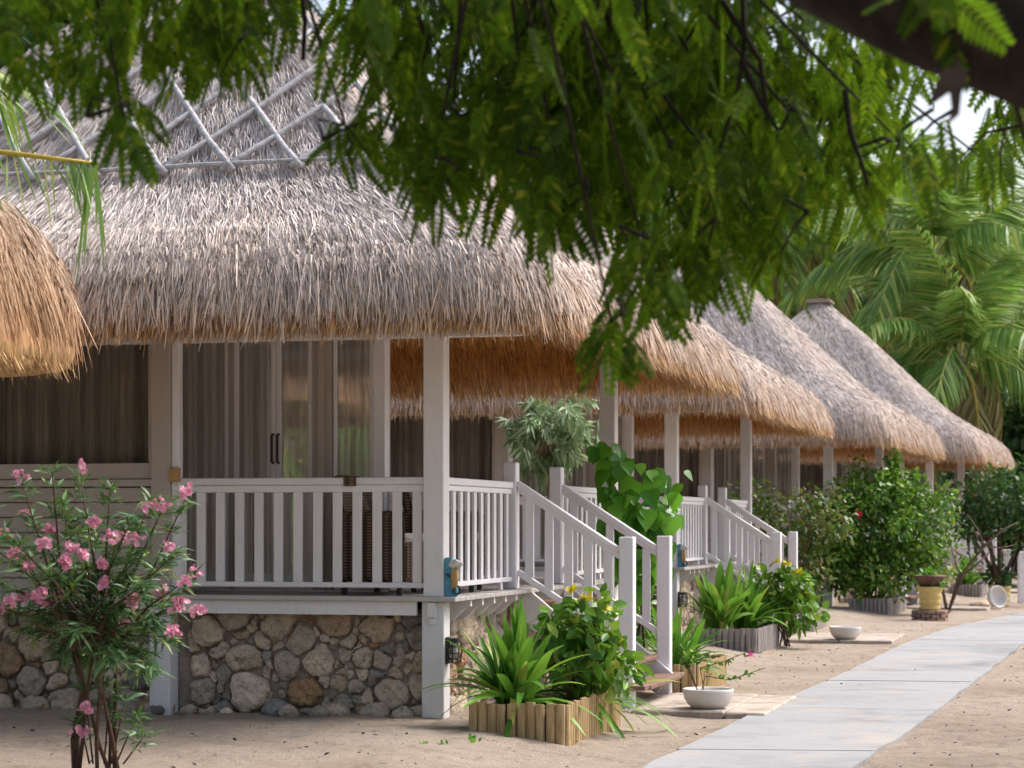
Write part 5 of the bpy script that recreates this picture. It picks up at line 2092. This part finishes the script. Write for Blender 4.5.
    for path in ([(742, -20), (745, 40), (738, 90), (720, 150), (708, 210)], [(742, 60), (760, 100), (775, 125), (790, 150)], [(722, 0), (760, 60), (768, 120)], [(845, 90), (850, 130), (862, 165), (868, 185)], [(1000, 60), (1015, 100), (1026, 140)], [(300, -20), (305, 20), (303, 60)]):
        pts = [q(x, y, 7.0) for x, y in path]
        tw.tube(pts, [.010 * (1 - .15 * k) for k in range(len(pts))], 6)
    tw.build('twigs', M['bark'], root, True)
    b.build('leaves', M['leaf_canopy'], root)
    # dead leaf caught under the bough
    dl = MB()
    d0 = q(955, 62, 5.1)
    pts = [(0, 0, .02), (-.035, 0, -.03), (-.06, .01, -.10), (-.035, .0, -.085), (-.012, -.01, -.07), (-.005, 0, -.11), (-.018, 0, -.145), (.012, .01, -.12), (.015, 0, -.075), (.03, 0, -.03)]
    vs = [d0 + Vector(p) for p in pts] + [d0 + Vector(p) + Vector((0, .012, 0)) for p in pts]
    m = len(pts)
    dl.add(vs, [tuple(range(m)), tuple(range(2 * m - 1, m - 1, -1))] + [(i, i + m, (i + 1) % m + m, (i + 1) % m) for i in range(m)])
    dl.build('dead_leaf', M['cardboard'], root)


tamarind()


# ------------------------------------------------------------------ litter on the sand
def litter():
    b = NP()
    r = np.random.default_rng(14)
    n = 2600
    X = r.uniform(-5, 8, n)
    Y = r.uniform(12.5, 34, n)
    keep = np.interp(Y, ROW_Y, ROW_X) - X
    ok = (keep < -.1) | (Y < 15.6)
    X, Y = X[ok], Y[ok]
    n = len(X)
    Z = ground_z(X, Y) + .018
    az = r.uniform(0, 6.28, n)
    D = np.stack([np.cos(az), np.sin(az), r.normal(0, .25, n)], 1)
    L = r.uniform(.012, .05, n)
    b.scatter(*CARD, np.stack([X, Y, Z], 1), D, np.stack([r.normal(0, .4, n), r.normal(0, .4, n), np.ones(n)], 1), L, L * r.uniform(.2, .6, n), .1)
    o = b.build('leaf_litter', M['cardboard'])
    tag(o, 'dry leaf bits and crumbs scattered over the sand', 'litter', None, 'stuff')


litter()

# ------------------------------------------------------------------ light, sky, camera
w = bpy.data.worlds.new('World')
scene.world = w
w.use_nodes = True
nt = w.node_tree
nt.nodes.clear()
SUN_EL, SUN_AZ = 52.0, 62.0        # azimuth measured from +Y towards +X
sky = nt.nodes.new('ShaderNodeTexSky')
sky.sky_type = 'NISHITA'
sky.sun_disc = False
sky.sun_elevation = R(SUN_EL)
sky.sun_rotation = R(SUN_AZ)
sky.air_density = 1.0
sky.dust_density = 6.0
sky.ozone_density = 1.0
hs = nt.nodes.new('ShaderNodeHueSaturation')
hs.inputs['Saturation'].default_value = 0.9
bgd = nt.nodes.new('ShaderNodeBackground')
bgd.inputs[1].default_value = 0.13
wo = nt.nodes.new('ShaderNodeOutputWorld')
nt.links.new(sky.outputs[0], hs.inputs['Color'])
nt.links.new(hs.outputs[0], bgd.inputs[0])
nt.links.new(bgd.outputs[0], wo.inputs[0])

sl = bpy.data.lights.new('sun', 'SUN')
sl.energy = 1.4
sl.angle = R(24)
sl.color = (1.0, .985, .975)
so_ = bpy.data.objects.new('sun', sl)
COL.objects.link(so_)
sd = Vector((math.sin(R(SUN_AZ)) * math.cos(R(SUN_EL)), math.cos(R(SUN_AZ)) * math.cos(R(SUN_EL)), math.sin(R(SUN_EL))))
so_.rotation_euler = sd.to_track_quat('Z', 'Y').to_euler()
so_.location = sd * 60

cam = bpy.data.cameras.new('camera')
cam.sensor_width = 36
cam.lens = 36 * F_PX / 1024
cam.shift_y = (HORIZON - 384) / 1024
cam.clip_start = .1
cam.clip_end = 2000
cam.dof.use_dof = True
cam.dof.focus_distance = 17.0
cam.dof.aperture_fstop = 4.0
co = bpy.data.objects.new('camera', cam)
COL.objects.link(co)
co.location = (0, 0, CAM_Z)
co.rotation_euler = (R(90), 0, 0)
scene.camera = co

vs_ = scene.view_settings
vs_.view_transform = 'Standard'
vs_.look = 'None'
vs_.exposure = 1.05
vs_.gamma = 1.0
vs_.use_curve_mapping = False
